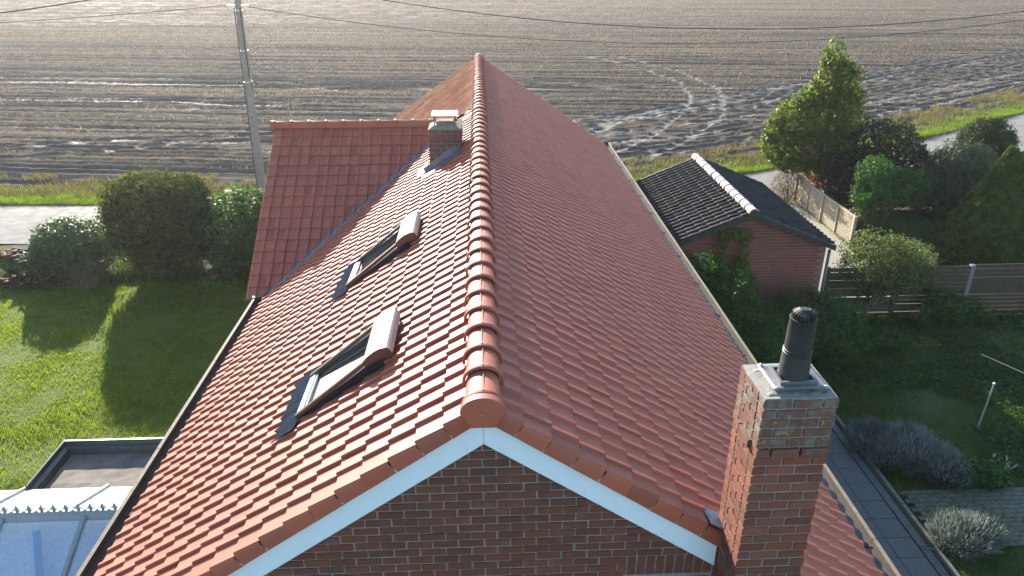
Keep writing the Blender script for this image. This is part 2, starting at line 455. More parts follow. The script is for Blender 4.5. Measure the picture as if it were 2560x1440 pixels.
# ------------------------------------------------------------------ road
def build_road():
    xs = np.concatenate([np.arange(-120, -20, 4), np.arange(-20, 40, 1.0), np.arange(40, 200, 6)])
    yf = road_far(xs); sl = (road_far(xs+.5)-road_far(xs-.5)); L = np.sqrt(1+sl*sl)
    nx, ny = sl/L, -1/L
    wob = (vnoise(xs*.9+7, xs*0+3, 4)-.5)*.14
    K = 6; X = []; Y = []; Z = []
    for k in range(K+1):
        d = RW*k/K+(wob if k in (0,) else (-wob if k == K else 0))
        X.append(xs+nx*d); Y.append(yf+ny*d); Z.append(np.full_like(xs, .03+.045*(1-((k/K-.5)*2)**2)))
    t = NT("road_concrete")
    c = t.ramp(t.noise(1.4, 7, .65), [(.3, (.15, .143, .13)), (.7, (.235, .222, .20))])
    c = t.mix(t.mr(t.noise(9, 6, .7), .55, .7, 0, .6), c, (.13, .12, .10))
    c = t.mix(t.mr(t.noise(2.5, 6, .7, t.mapping((.2, 1.6, 1))), .52, .68, 0, .45), c, (.29, .275, .245))
    mat = t.done(c, t.mr(t.noise(3, 4), .3, .7, .7, .9), t.noise(40, 6), .6, .008, spec=.05)
    tag(obj("road", grid_mesh(np.array(X), np.array(Y), np.array(Z)), mat), kind='structure')
build_road()

# ------------------------------------------------------------------ field
ROW_S = -.13
TRACKS = [  # tyre tracks as ground polylines: (points, wetness, width)
 ([(-60,55.5),(-34.6,51.4),(-16.8,48.8),(-9.3,47.0),(-1.4,46.1),(6,45.2)], 1.0, .42),
 ([(-60,53.2),(-33.4,49.2),(-16.3,46.9),(-8.9,45.1),(-1,44.2)], .9, .42),
 ([(-60,47.5),(-29.7,42.8),(-19.5,41.6),(-7.9,39.0),(3,37.5)], .8, .5),
 ([(-40,29.2),(-20.4,26.7),(-15,26.0),(-9.3,25.3),(-3,24.9)], .35, .4),
 ([(-34,26.5),(-22.3,30.1),(-18.2,31.2),(-15.1,31.8),(-10.3,32.0),(-4,32.2),(2,32)], 1.0, .5),
 ([(-28,26.2),(-17.2,29.2),(-14.6,30.4),(-10.4,31.0),(-4,30.8)], .8, .42),
 ([(15.8,34.2),(21.6,37.4),(28,40.5),(37.1,45.3),(60,58)], .7, .45),
 ([(14.8,32.0),(20.5,35.0),(26.4,37.8),(34.7,41.8),(60,56)], .6, .45),
 ([(8.8,60.5),(12.3,53),(13.6,46.5),(12.9,40.7),(11.9,37.7),(8.8,31.8),(6.5,28.3),(4,26)], .55, .34),
 ([(11.3,60.4),(14.8,50.9),(15.5,44.1),(14.2,38.1),(12.8,34.4),(10.3,30.9),(8.3,27.9),(6,25.6)], .55, .34),
 ([(2,29.5),(5.2,31.1),(7.7,34.7),(9.9,35.8),(11.8,37.1),(15.8,38),(18.8,41),(24.8,45.1),(32.4,49.8),(60,66)], .9, .42),
 ([(3.5,31.5),(5.7,32.9),(8.8,36.2),(12.5,39),(17,42),(24,47),(40,57)], .7, .42),
 ([(-10,44.9),(6.3,44.3),(13.3,44.8),(18.2,43.6),(30,47)], .7, .4),
]
_r = np.random.default_rng(21)
s = 27.5
while s < 150:          # straight wheel lines down the rows
    w = _r.uniform(.15, .8)
    for off in (0, 1.45):
        TRACKS.append(([(-140, s+off+18.2), (140, s+off-18.2)], w*_r.uniform(.6, 1), .36+.12*_r.random()))
    s += _r.uniform(2.3, 4.2)*(1+(s-27)/110)
for q in (2.6, 4.2, 6.6, 8.4, 11.5):   # headland passes parallel to the lane
    xs = np.arange(3, 70, 2.0)
    sl = road_far(xs+.5)-road_far(xs-.5); Ls = np.sqrt(1+sl*sl)
    TRACKS.append((list(zip(xs-sl/Ls*q, road_far(xs)+q/Ls)), .5*_r.random()+.15, .4))

def track_fields(X, Y):
    """depth (0..1 rut profile) and wetness at points"""
    rut = np.zeros(X.shape); wet = np.zeros(X.shape); rim = np.zeros(X.shape); pale = np.zeros(X.shape)
    jx = (vnoise(X*.22+11, Y*.1+17, 31)-.5)*.4
    for ti, (pts, w, wd) in enumerate(TRACKS):
        P = np.array(pts)
        y0, y1 = P[:, 1].min()-2, P[:, 1].max()+2; x0, x1 = P[:, 0].min()-2, P[:, 0].max()+2
        m = (X > x0) & (X < x1) & (Y > y0) & (Y < y1)
        if not m.any(): continue
        px, py = X[m], Y[m]+jx[m]; D = np.full(px.shape, 9.)
        for a, b in zip(P[:-1], P[1:]):
            d = b-a; L2 = d@d; tt = np.clip(((px-a[0])*d[0]+(py-a[1])*d[1])/L2, 0, 1)
            D = np.minimum(D, np.hypot(px-a[0]-tt*d[0], py-a[1]-tt*d[1]))
        prof = np.clip(1-(D/(wd*.60))**4, 0, 1)
        rr = np.exp(-((D-wd*.85)/(wd*.3))**2)
        dp = prof*(1.75 if (len(pts) == 2 or ti < 6) else 1.0)
        rut[m] = np.maximum(rut[m], dp); rim[m] = np.maximum(rim[m], rr)
        if 6 <= ti <= 12 or len(pts) > 15:
            pale[m] = np.maximum(pale[m], prof*(.55+.6*vnoise(px*2.1, py*2.1, 47)))
        brk = .5+.5*vnoise(px*.28+w*77, py*.1+w*31, 41)
        brk = brk*(.45+.9*vnoise(px*3.1, py*3.1, 43))
        wet[m] = np.maximum(wet[m], np.clip(prof*w*brk*.8, 0, 1))
    return rut, rim, wet, pale

def build_field():
    ys = [22.0]
    while ys[-1] < 320:
        y = ys[-1]; ys.append(y+max(.09, .0038*(y-18)*(1 if y < 90 else 2.0)))
    ys = np.array(ys)
    nx = 620
    u = np.linspace(-1, 1, nx)
    rows = []
    X = np.zeros((len(ys), nx)); Y = np.zeros_like(X)
    half = 16+1.02*(ys+4)          # widen with distance
    X = u[None, :]*half[:, None]
    # near border of the field follows the verge
    rd = road_far(X)
    Y = ys[:, None]-22.0+rd+1.3
    blend = np.clip((ys[:, None]-22)/60, 0, 1)
    Y = Y*(1-blend)+blend*np.maximum(ys[:, None]*1.0, rd+1.3+(ys[:, None]-22)*.8)
    rut, rim, wet, pale = track_fields(X, Y)
    S = Y-ROW_S*X
    q = road_dist(X, Y)
    headl = np.clip((X-3)/6, 0, 1)*np.clip((16-q)/5, 0, 1)
    rowc = np.where(headl > .5, q, S)
    Z = .038*np.cos(2*np.pi*rowc/.66)*np.clip(1-(Y-25)/70, .2, 1)*(.4+1.2*vnoise(X*.12, rowc*.9, 57))
    Z += .04*(vnoise(X*.5, Y*.5, 51)-.5)+.04*(vnoise(X*2.3, Y*2.3, 52)-.5)+.05*(vnoise(X*6, Y*6, 53)-.5)
    Z += .12*(vnoise(X*.05, S*.55, 54)-.5)+.07*(vnoise(X*.08+9, S*1.3, 55)-.5)
    chev = np.sin(2*np.pi*(X/.42+np.abs(((rowc/.5) % 1)-.5)*1.2))
    Z += rim*.03-rut*(.065-.018*chev)
    Z *= np.clip((q-.9)/.6, .2, 1)
    Z += .02
    me = grid_mesh(X, Y, Z)
    a = me.attributes.new("wet", 'FLOAT', 'POINT'); a.data.foreach_set("value", wet.ravel().astype(np.float32))
    a = me.attributes.new("rut", 'FLOAT', 'POINT'); a.data.foreach_set("value", np.clip(rut, 0, 1).ravel().astype(np.float32))
    a = me.attributes.new("pale", 'FLOAT', 'POINT'); a.data.foreach_set("value", np.clip(pale, 0, 1).ravel().astype(np.float32))
    t = NT("wet_clay_field")
    n = t.noise(.9, 8, .65); fine = t.noise(16, 6, .7)
    c = t.ramp(n, [(.3, (.112, .097, .081)), (.55, (.156, .135, .112)), (.75, (.205, .177, .145))])
    mp = t.noise(1.0, 7, .72, t.rowmap((.18, 2.6, 1)))
    band = t.noise(1.0, 5, .7, t.rowmap((.05, 1.5, 1)))
    c = t.mix(t.mr(band, .47, .58, .55, 0), c, (.05, .044, .039))
    c = t.mix(t.mr(mp, .48, .66, 0, .6), c, (.19, .15, .10))          # chopped straw lying in bands
    ln1 = t.noise(1.0, 2, .5, t.rowmap((.012, .85, 1))); ln2 = t.noise(1.0, 2, .5, t.rowmap((.02, 1.9, 1)))  # furrow shade painted into the colour as dark lines along the rows
    c = t.mix(t.mr(ln1, .53, .58, 0, .6), c, (.05, .044, .04))
    c = t.mix(t.mr(ln2, .55, .60, 0, .55), c, (.055, .048, .043))
    c = t.mix(t.mr(ln2, .42, .37, 0, .5), c, (.235, .205, .165))
    c = t.mix(t.mr(fine, .5, .68, 0, .5), c, (.055, .048, .042))
    c = t.mix(t.math('MULTIPLY', t.attr("rut"), .75), c, (.10, .088, .076))
    c = t.mix(t.math('MULTIPLY', t.attr("pale"), .6), c, (.225, .20, .17))
    rough = t.math('SUBTRACT', t.mr(fine, .3, .7, .9, 1.0), t.math('MULTIPLY', t.attr("wet"), .40))
    hgt = t.math('ADD', t.math('MULTIPLY', t.noise(9, 8, .75), .6), t.math('MULTIPLY', mp, 1.2))
    mat = t.done(c, rough, hgt, 1.0, .12, spec=t.math('ADD', .0, t.math('MULTIPLY', t.attr('wet'), .6)))
    tag(obj("field", me, mat), kind='structure')
build_field()

# ------------------------------------------------------------------ scatter geometry (numpy)
def rand_dirs(n, r):
    v = r.normal(size=(n, 3)); return v/np.linalg.norm(v, axis=1, keepdims=True)

def blades(P, h, w, r, lean=.35, droop=None):
    """one triangle per blade"""
    n = len(P); a = r.uniform(0, 2*np.pi, n)
    d = np.stack([np.cos(a), np.sin(a), np.zeros(n)], 1)
    b = r.uniform(0, 2*np.pi, n); l = r.random(n)*lean
    tip = P+np.stack([np.cos(b)*l, np.sin(b)*l, np.ones(n)], 1)*h[:, None]
    return np.stack([P-d*w[:, None]/2, P+d*w[:, None]/2, tip], 1).reshape(-1, 3)

def leaves(P, N, size, r, asp=.5, jit=.6, hang=0.0):
    """rhombic leaf per point, facing roughly along N"""
    n = len(P)
    N = N+rand_dirs(n, r)*jit; N /= np.linalg.norm(N, axis=1, keepdims=True)
    A = rand_dirs(n, r); A[:, 2] -= hang
    A -= N*(A*N).sum(1, keepdims=True); A /= np.linalg.norm(A, axis=1, keepdims=True)+1e-9
    B = np.cross(N, A); s = (size*r.uniform(.65, 1.25, n))[:, None]
    return np.stack([P-A*s*.5, P+B*s*asp*.5+N*s*.06, P+A*s*.55, P-B*s*asp*.5+N*s*.06], 1).reshape(-1, 3)

def lobes_points(lobes, n, r, shell=.8, sq=2.0, bump=.12, zmin=.05, gap=.35, gf=7.0):
    """points in a union of superellipsoid lobes (cx,cy,cz,rx,ry,rz), mostly near their surface; returns P and outward N"""
    L = np.array(lobes, float)
    wgt = (L[:, 3]*L[:, 4]+L[:, 4]*L[:, 5]+L[:, 3]*L[:, 5]); wgt /= wgt.sum()
    out, nor = [], []
    need = n
    while need > 0:
        k = r.choice(len(L), need*2, p=wgt); d = rand_dirs(need*2, r)
        m = (np.abs(d)**sq).sum(1)**(-1/sq)
        rad = np.where(r.random(need*2) < shell, r.uniform(.86, 1.03, need*2), r.uniform(.25, .9, need*2))
        rad = np.where(r.random(need*2) < .035, r.uniform(1.03, 1.13, need*2), rad)
        ph = k*1.7
        nb = np.sin(d[:, 0]*6+ph)*np.sin(d[:, 1]*5+ph*2)*np.sin(d[:, 2]*6+ph)+.6*np.sin(d[:, 0]*13+ph)*np.sin(d[:, 2]*12-d[:, 1]*11)
        rad = rad*(1+bump*nb)
        p = L[k, :3]+d*m[:, None]*rad[:, None]*L[k, 3:]
        nn = d*m[:, None]/L[k, 3:]; nn /= np.linalg.norm(nn, axis=1, keepdims=True)
        # drop most points deep inside another lobe
        inside = np.zeros(len(p), bool)
        for j in range(len(L)):
            q = (np.abs((p-L[j, :3])/L[j, 3:])**sq).sum(1)**(1/sq)
            inside |= (q < .72) & (k != j)
        cl = np.sin(p[:, 0]*gf+1.3*np.sin(p[:, 2]*gf*.7))*np.sin(p[:, 1]*gf+1.1*np.sin(p[:, 0]*gf*.6))+np.sin(p[:, 2]*gf*1.1+np.sin(p[:, 1]*gf*.8+2))*.6
        inside |= (cl < -.35) & (r.random(len(p)) < gap*1.6)
        keep = (~inside | (r.random(len(p)) < .12)) & (p[:, 2] > zmin)
        p, nn = p[keep][:need], nn[keep][:need]
        out.append(p); nor.append(nn); need -= len(p)
    return np.concatenate(out), np.concatenate(nor)

def plant(name, label, cat, base, lobes, n, size, mat, r, group=None, shell=.8, sq=2.0, bump=.12, asp=.5, jit=.7, hang=.2, stems=6, stem_r=.02, stem_top=.7, part='foliage'):
    root = thing(name, label, cat, base, group)
    P, N = lobes_points(lobes, n, r, shell, sq, bump)
    P = P+np.array(base)
    obj(part, arr_mesh(leaves(P, N, size, r, asp, jit, hang), 4), mat, root)
    mb = MB(); bx, by, bz = base
    L = np.array(lobes)
    for i in range(stems):
        l = L[i % len(L)]
        e = np.array([bx+l[0]+r.normal()*l[3]*.3, by+l[1]+r.normal()*l[4]*.3, bz+l[2]+l[5]*stem_top*r.uniform(.2, .8)])
        s0 = np.array([bx+r.normal()*.06, by+r.normal()*.06, bz-.05]); md = s0*.5+e*.5+r.normal(size=3)*.06
        mb.tube([s0, md, e], [stem_r, stem_r*.7, stem_r*.3], 5)
    mb.build('stem', M['trunk'], root)
    return root

# ------------------------------------------------------------------ tiles
G, W = .2455, .195
def tile_profile(kind):
    roll = [(.56*W, .001), (.66*W, .004), (.74*W, .016), (.79*W, .0225), (.955*W, .0245), (.985*W, .020), (.99*W, .0), (W, .0)]
    if kind == 'std': return [(0, 0)]+roll
    if kind == 'right_edge': return [(0, 0), (.150, 0), (.172, .001), (.187, -.008), (.195, -.026), (.195, -.112), (.180, -.112)]
    if kind == 'left_edge': return [(.015, -.112), (0, -.112), (0, -.026), (.008, -.008), (.023, .001), (.045, 0)]+roll[0:]
def tile_mesh_data(kind, G=G, lift=.024, extra=.02, thick=.016):
    pr = tile_profile(kind); n = len(pr); V, F = [], []
    rowsv = [(0.0, lift-.007), (.011, lift), (G+extra, -lift*extra/G)]
    fl = lambda u, w: kind != 'std' and (w < -.005)
    for k, (v, dz) in enumerate(rowsv):
        for u, w in pr:
            if fl(u, w): V.append((u, (.003, .010, G-.003)[k], w+(.003, .007, .007)[k]))
            else: V.append((u, v, w+dz))
    for u, w in pr:
        if fl(u, w): V.append((u+(.02 if kind == 'left_edge' else -.02), .006, w))
        else: V.append((u, .002, min(w, 0)+lift-.007-thick))
    for k in range(2):
        for i in range(n-1): F.append((k*n+i, k*n+i+1, (k+1)*n+i+1, (k+1)*n+i))
    for i in range(n-1): F.append((3*n+i, 3*n+i+1, i+1, i))
    return np.array(V), F
def tile_mesh(kind, name):
    V, F = tile_mesh_data(kind); me = pyd(V, F, name)
    me.materials.append(M['tile'])
    me.polygons.foreach_set("use_smooth", [True]*len(me.polygons)); me.set_sharp_from_angle(angle=math.radians(24))
    return me
TILE = tile_mesh('std', 'roof_tile'); VERGE_R = tile_mesh('right_edge', 'verge_tile_r'); VERGE_L = tile_mesh('left_edge', 'verge_tile_l')
def frame(o, u, v):
    u, v = Vector(u), Vector(v); w = u.cross(v)
    return Matrix(((u.x, v.x, w.x, o[0]), (u.y, v.y, w.y, o[1]), (u.z, v.z, w.z, o[2]), (0, 0, 0, 1)))
def inst(name, me, mw, parent):
    o = bpy.data.objects.new(name, me); COL.objects.link(o); o.parent = parent
    o.matrix_basis = mw
    return o
def jitter(m, r, a=.004, d=.0015):
    return m @ Matrix.Translation((r.normal()*d, r.normal()*d*1.5, r.normal()*d*.5)) @ Matrix.Rotation(r.normal()*a, 4, 'Z') @ Matrix.Rotation(r.normal()*a, 4, 'X')

ZT = 5.57; EX = 3.68; YN, YF = -.06, 17.64
NROW = 18
HOUSE = thing('house', 'brick house with red clay tile roof, white bargeboards and two roof windows', 'house', (0, 8.8, 0))

def dummy_part(name, mat, parent, box):
    return MB().box(*box).build(name, mat, parent)

# --- structural deck of the roof under the tiles (real boards, also the part that carries the tiles)
def build_roof_deck():
    mb = MB(); o = .055
    # deck as a closed prism along y, apex down to eaves
    mb.prism([(-EX, ZT-EX*TAN-o), (0, ZT-o), (EX, ZT-EX*TAN-o), (EX, ZT-EX*TAN-o-.10), (0, ZT-o-.14), (-EX, ZT-EX*TAN-o-.10)], 'y', .02, YF-.06)
    return mb.build('main_roof', m_noise("roof_deck", (.12, .08, .05), (.16, .11, .07), 6, .9, 0), HOUSE)
ROOF = build_roof_deck()
WY, WZ, WX = 10.5, 5.19, -4.09      # wing ridge line and gable end
def build_wing_deck():
    mb = MB(); o = .055; hw = 3.28
    mb.prism([(WY-hw, WZ-hw*TAN-o), (WY, WZ-o), (WY+hw, WZ-hw*TAN-o), (WY+hw, WZ-hw*TAN-o-.1), (WY, WZ-o-.14), (WY-hw, WZ-hw*TAN-o-.1)], 'x', WX+.06, -.4)
    return mb.build('wing_roof', M['felt'], HOUSE)
WROOF = build_wing_deck()

SKY = [(1.50, 2.27), (4.42, 5.22)]           # roof window extents along the ridge
def in_skip(slope, y0, y1, v0, v1):
    """tiles replaced by roof windows or chimneys on the left slope"""
    if slope == 'L':
        for a, b in SKY:
            if y1 > a-.02 and y0 < b+.02 and v1 > 2.36 and v0 < 3.40:
                # fully covered?
                if y0 > a-.10 and y1 < b+.10 and v0 > 2.25 and v1 < 3.55: return True
        if y0 > 7.70 and y1 < 8.25 and v0 > 3.5 and v1 < 4.1: return True
    return False

def slope_frame(slope, ycol, row, Wd=W):
    """matrix of the tile whose lower left corner (looking up the slope) is at column start"""
    s0 = row*G-.035
    if slope == 'L':
        x = -EX+s0*CT; z = ZT-EX*TAN+s0*ST; return frame((x, ycol+Wd, z), (0, -1, 0), (CT, 0, ST))
    if slope == 'R':
        x = EX-s0*CT; z = ZT-EX*TAN+s0*ST; return frame((x, ycol, z), (0, 1, 0), (-CT, 0, ST))

def build_main_tiles():
    r = np.random.default_rng(2)
    std_V, std_F = tile_mesh_data('std')
    cand = []; stuffM = []; cutM = {'vn': [], 'vf': []}
    ncol = int(round((YF-YN-2*W)/W))
    Wc = (YF-YN-2*W)/ncol
    for slope in ('L', 'R'):
        for c in range(ncol):
            y0 = YN+W+c*Wc
            for row in range(NROW):
                m = jitter(slope_frame(slope, y0, row), r)
                ctr = m @ Vector((W/2, G/2, 0))
                if slope == 'L':
                    ax = abs(ctr.x)
                    if in_skip('L', y0, y0+W, row*G-.035, row*G-.035+G): continue
                    # wing roof footprint
                    near = 11.05-ax-.33 - ctr.y; far = ctr.y-(9.95+ax+.33)
                    if near < -.30 and far < -.30: continue
                    if abs(near) <= .30 and ctr.y < 10.5: cutM['vn'].append(m); continue
                    if abs(far) <= .30 and ctr.y >= 10.5: cutM['vf'].append(m); continue
                # apparent size: distance and slant of view
                d = (CAM-ctr); n = Vector((-ST, 0, CT)) if slope == 'L' else Vector((ST, 0, CT))
                size = max(0, d.normalized().dot(n))/d.length_squared
                pc = cam.matrix_world.inverted() @ ctr
                px, py = pc.x/-pc.z*1821.7, pc.y/-pc.z*1821.7
                inside = abs(px) < 1300 and abs(py) < 740
                cand.append((size if inside else -1, m))
    cand.sort(key=lambda q: -q[0])
    for sz, m in cand[:300-0]:
        inst('roof_tile', TILE, m, ROOF)
    rest = [m for _, m in cand[300:]]
    # remaining tiles: one mesh
    V = []; F = []; H = np.c_[std_V, np.ones(len(std_V))]
    nv = len(std_V)
    for i, m in enumerate(rest):
        V.append((H @ np.array(m).T)[:, :3])
        F += [tuple(k+i*nv for k in f) for f in std_F]
    bm_extra = []
    # tiles cut along the valleys
    for key, co, no in (('vn', (-.55, 10.5-.33, 0), (-1, 1, 0)), ('vf', (-.55, 10.5+.33, 0), (-1, -1, 0))):
        bm = bmesh.new()
        for m in cutM[key]:
            vs_ = [bm.verts.new(m @ Vector(q)) for q in std_V]
            for f in std_F: bm.faces.new([vs_[k] for k in f])
        bm.verts.ensure_lookup_table()
        # keep the side away from the wing: near valley keeps y + |x| small  ->  y - x < const
        n = Vector(no).normalized()
        bmesh.ops.bisect_plane(bm, geom=bm.verts[:]+bm.edges[:]+bm.faces[:], plane_co=co, plane_no=n, clear_outer=True)
        me = bpy.data.meshes.new("t"); bm.to_mesh(me); bm.free()
        b = sum(len(q) for q in V)
        vv = np.zeros(len(me.vertices)*3); me.vertices.foreach_get("co", vv); V.append(vv.reshape(-1, 3))
        F += [tuple(k+b for k in p.vertices) for p in me.polygons]
        bpy.data.meshes.remove(me)
    me = pyd(np.concatenate(V), F, 'roof_tiles')
    o = obj('roof_tiles', me, M['tile'], ROOF, 24); tag(o, kind='stuff')
    # verge tiles at both gables
    for row in range(NROW):
        inst('verge_tile', VERGE_R, jitter(slope_frame('L', YN, row), r, .006), ROOF)
        inst('verge_tile', VERGE_L, jitter(slope_frame('R', YN, row), r, .006), ROOF) if not (8 < 17-row < 11 and False) else None
        inst('verge_tile', VERGE_L, jitter(slope_frame('L', YF-W, row), r), ROOF)
        inst('verge_tile', VERGE_R, jitter(slope_frame('R', YF-W, row), r), ROOF)

def build_wing_tiles():
    r = np.random.default_rng(4)
    V0, F0 = tile_mesh_data('std'); VL, FL = tile_mesh_data('left_edge')
    Vs, Fs = [], []; nv = 0
    hw = 3.30; rows = 16; s_off = hw/CT-rows*G-.02
    bm = bmesh.new()
    def addbm(m, V, F):
        vv = [bm.verts.new(m @ Vector(q)) for q in V]
        for f in F: bm.faces.new([vv[k] for k in f])
    whole = []
    for side in (1, -1):
        for row in range(rows):
            s0 = s_off+row*G-.05
            yy = WY-side*(hw-s0*CT); zz = WZ-hw*TAN+s0*ST
            for c in range(18):
                x0 = WX+c*W
                if side == 1: m = frame((x0, yy, zz), (1, 0, 0), (0, CT, ST))
                else: m = frame((x0+W, yy, zz), (-1, 0, 0), (0, -CT, ST))
                m = jitter(m, r)
                xc = x0+W/2; yc = yy+side*G*CT/2
                lim = -(.55+abs(WY-yc))     # valley x at that height
                if c == 0:
                    if side == 1: inst('verge_tile', VERGE_L, m, WROOF)
                    else: inst('verge_tile', VERGE_R, m, WROOF)
                    continue
                if xc > lim+.28: continue
                if side == -1 or xc > lim-.26: addbm(m, V0, F0)
                else: whole.append(m)
    for m in whole: inst('roof_tile', TILE, m, WROOF)
    # trim at the valley (near and far side)
    near = Vector((1, -1, 0)).normalized()
    bmesh.ops.bisect_plane(bm, geom=bm.verts[:]+bm.edges[:]+bm.faces[:], plane_co=(-.55+.02, WY, 0), plane_no=near, clear_outer=True)
    far = Vector((1, 1, 0)).normalized()
    bmesh.ops.bisect_plane(bm, geom=bm.verts[:]+bm.edges[:]+bm.faces[:], plane_co=(-.55+.02, WY, 0), plane_no=far, clear_outer=True)
    me = bpy.data.meshes.new('cut_tiles'); bm.to_mesh(me); bm.free()
    tag(obj('cut_tiles', me, M['tile'], WROOF, 24), kind='stuff')

def ridge_mesh(name, r0=.130, r1=.118, rc=.153, L=.325, mat=None, collar=.055, seg=12, drop=.035):
    mb = MB()
    def arc(rad, a, dz=0.0):
        pts = [(-rad, a, -drop+dz)]
        for k in range(seg+1):
            th = math.pi*k/seg; pts.append((-rad*math.cos(th), a, rad*.86*math.sin(th)+dz))
        pts.append((rad, a, -drop+dz)); return pts
    rings = [arc(rc-.022, 0), arc(rc-.004, 0), arc(rc, .006), arc(rc-.002, collar-.006), arc(rc-.012, collar), arc(r0, collar+.003), arc(r1, L+.05)]
    n = len(rings[0]); V = [p for q in rings for p in q]; F = []
    for k in range(len(rings)-1):
        for i in range(n-1): F.append((k*n+i, k*n+i+1, (k+1)*n+i+1, (k+1)*n+i))
    mb.add(V, F)
    z0 = r0*.86
    mb.box(-.0035, .0035, collar, L+.02, z0-.012, z0+.0012)
    mb.lathe((0, .03, rc*.86-.002), [(.009, 0), (.009, .004), (.004, .006)], 8)
    me = pyd(mb.v, mb.f, name); me.materials.append(mat or M['tile'])
    bm = bmesh.new(); bm.from_mesh(me); bmesh.ops.recalc_face_normals(bm, faces=bm.faces[:]); bm.to_mesh(me); bm.free()
    me.polygons.foreach_set("use_smooth", [True]*len(me.polygons)); me.set_sharp_from_angle(angle=math.radians(40))
    return me

def build_ridges():
    r = np.random.default_rng(6)
    RM = ridge_mesh('ridge_tile'); L = .3253; n = 54
    for k in range(n):
        m = Matrix.Translation((r.normal()*.003, -.075+k*L+r.normal()*.004, 5.553+r.normal()*.002)) @ Matrix.Rotation(r.normal()*.009, 4, 'Z') @ Matrix.Rotation(r.normal()*.02, 4, 'Y')
        inst('ridge_tile', RM, m, ROOF)
    # end cap plate on the gable
    pts = []
    for k in range(17):
        a = math.pi*k/16; pts.append((-.156*math.cos(a), 5.556+.122*math.sin(a)))
    pts = pts+[(.082, 5.438), (-.084, 5.438)]
    mb = MB().prism(pts, 'y', -.145, -.07)
    o = mb.build('ridge_end_cap', M['tile'], ROOF, 30, .006)
    mb = MB(); n_ = 10
    mb.add([(.008*math.cos(2*math.pi*k/n_)-.004, -.149, 5.545+.008*math.sin(2*math.pi*k/n_)) for k in range(n_)], [tuple(range(n_))])
    mb.build('cap_screw', M['steel'], ROOF)
    # wing ridge
    WM = ridge_mesh('wing_ridge_tile', .112, .104, .128, .345, drop=.03)
    for k in range(10):
        x = WX-.03+k*.345
        m = Matrix.Translation((x, WY, WZ-.005)) @ Matrix.Rotation(-math.pi/2, 4, 'Z')
        inst('ridge_tile', WM, m, WROOF)
    pts = [(WY-.12*math.cos(math.pi*k/12), WZ-.0+.105*math.sin(math.pi*k/12)) for k in range(13)]+[(WY+.08, WZ-.11), (WY-.08, WZ-.11)]
    MB().prism(pts, 'x', WX-.07, WX-.02).build('ridge_end_cap', M['tile'], WROOF, 30)
build_main_tiles(); build_wing_tiles(); build_ridges()

# --- lead valley, chimney flashing
def on_main(x, y, w=0.0): return (x-ST*w if x < 0 else x+ST*w, y, ZT-abs(x)*TAN+CT*w)
def on_wing(x, y, w=0.0): return (x, y-ST*w, WZ-(WY-y)*TAN+CT*w)
def build_lead():
    mb = MB(); V = []; F = []; N = 40
    for i in range(N+1):
        a = i/N; ax = .60+a*(3.70-.60); yv = 11.05-ax
        V += [on_main(-ax, yv-.46, .006), on_main(-ax, yv-.02, .010), on_wing(-ax, yv+.14, -.010)]
    for i in range(N):
        b = i*3; F += [(b, b+1, b+4, b+3), (b+1, b+2, b+5, b+4)]
    mb.add(V, F); mb.build('valley_lead', M['lead'], HOUSE)
    mb = MB(); V = []; F = []
    for i in range(N+1):
        a = i/N; ax = .60+a*(3.70-.60); yv = 9.95+ax
        V += [on_main(-ax, yv+.46, .006), on_main(-ax, yv+.02, .010), (-ax, yv-.14, WZ-(yv-.14-WY)*TAN-.01)]
    for i in range(N):
        b = i*3; F += [(b, b+1, b+4, b+3), (b+1, b+2, b+5, b+4)]
    mb.add(V, F); mb.build('valley_lead', M['lead'], HOUSE)
build_lead()

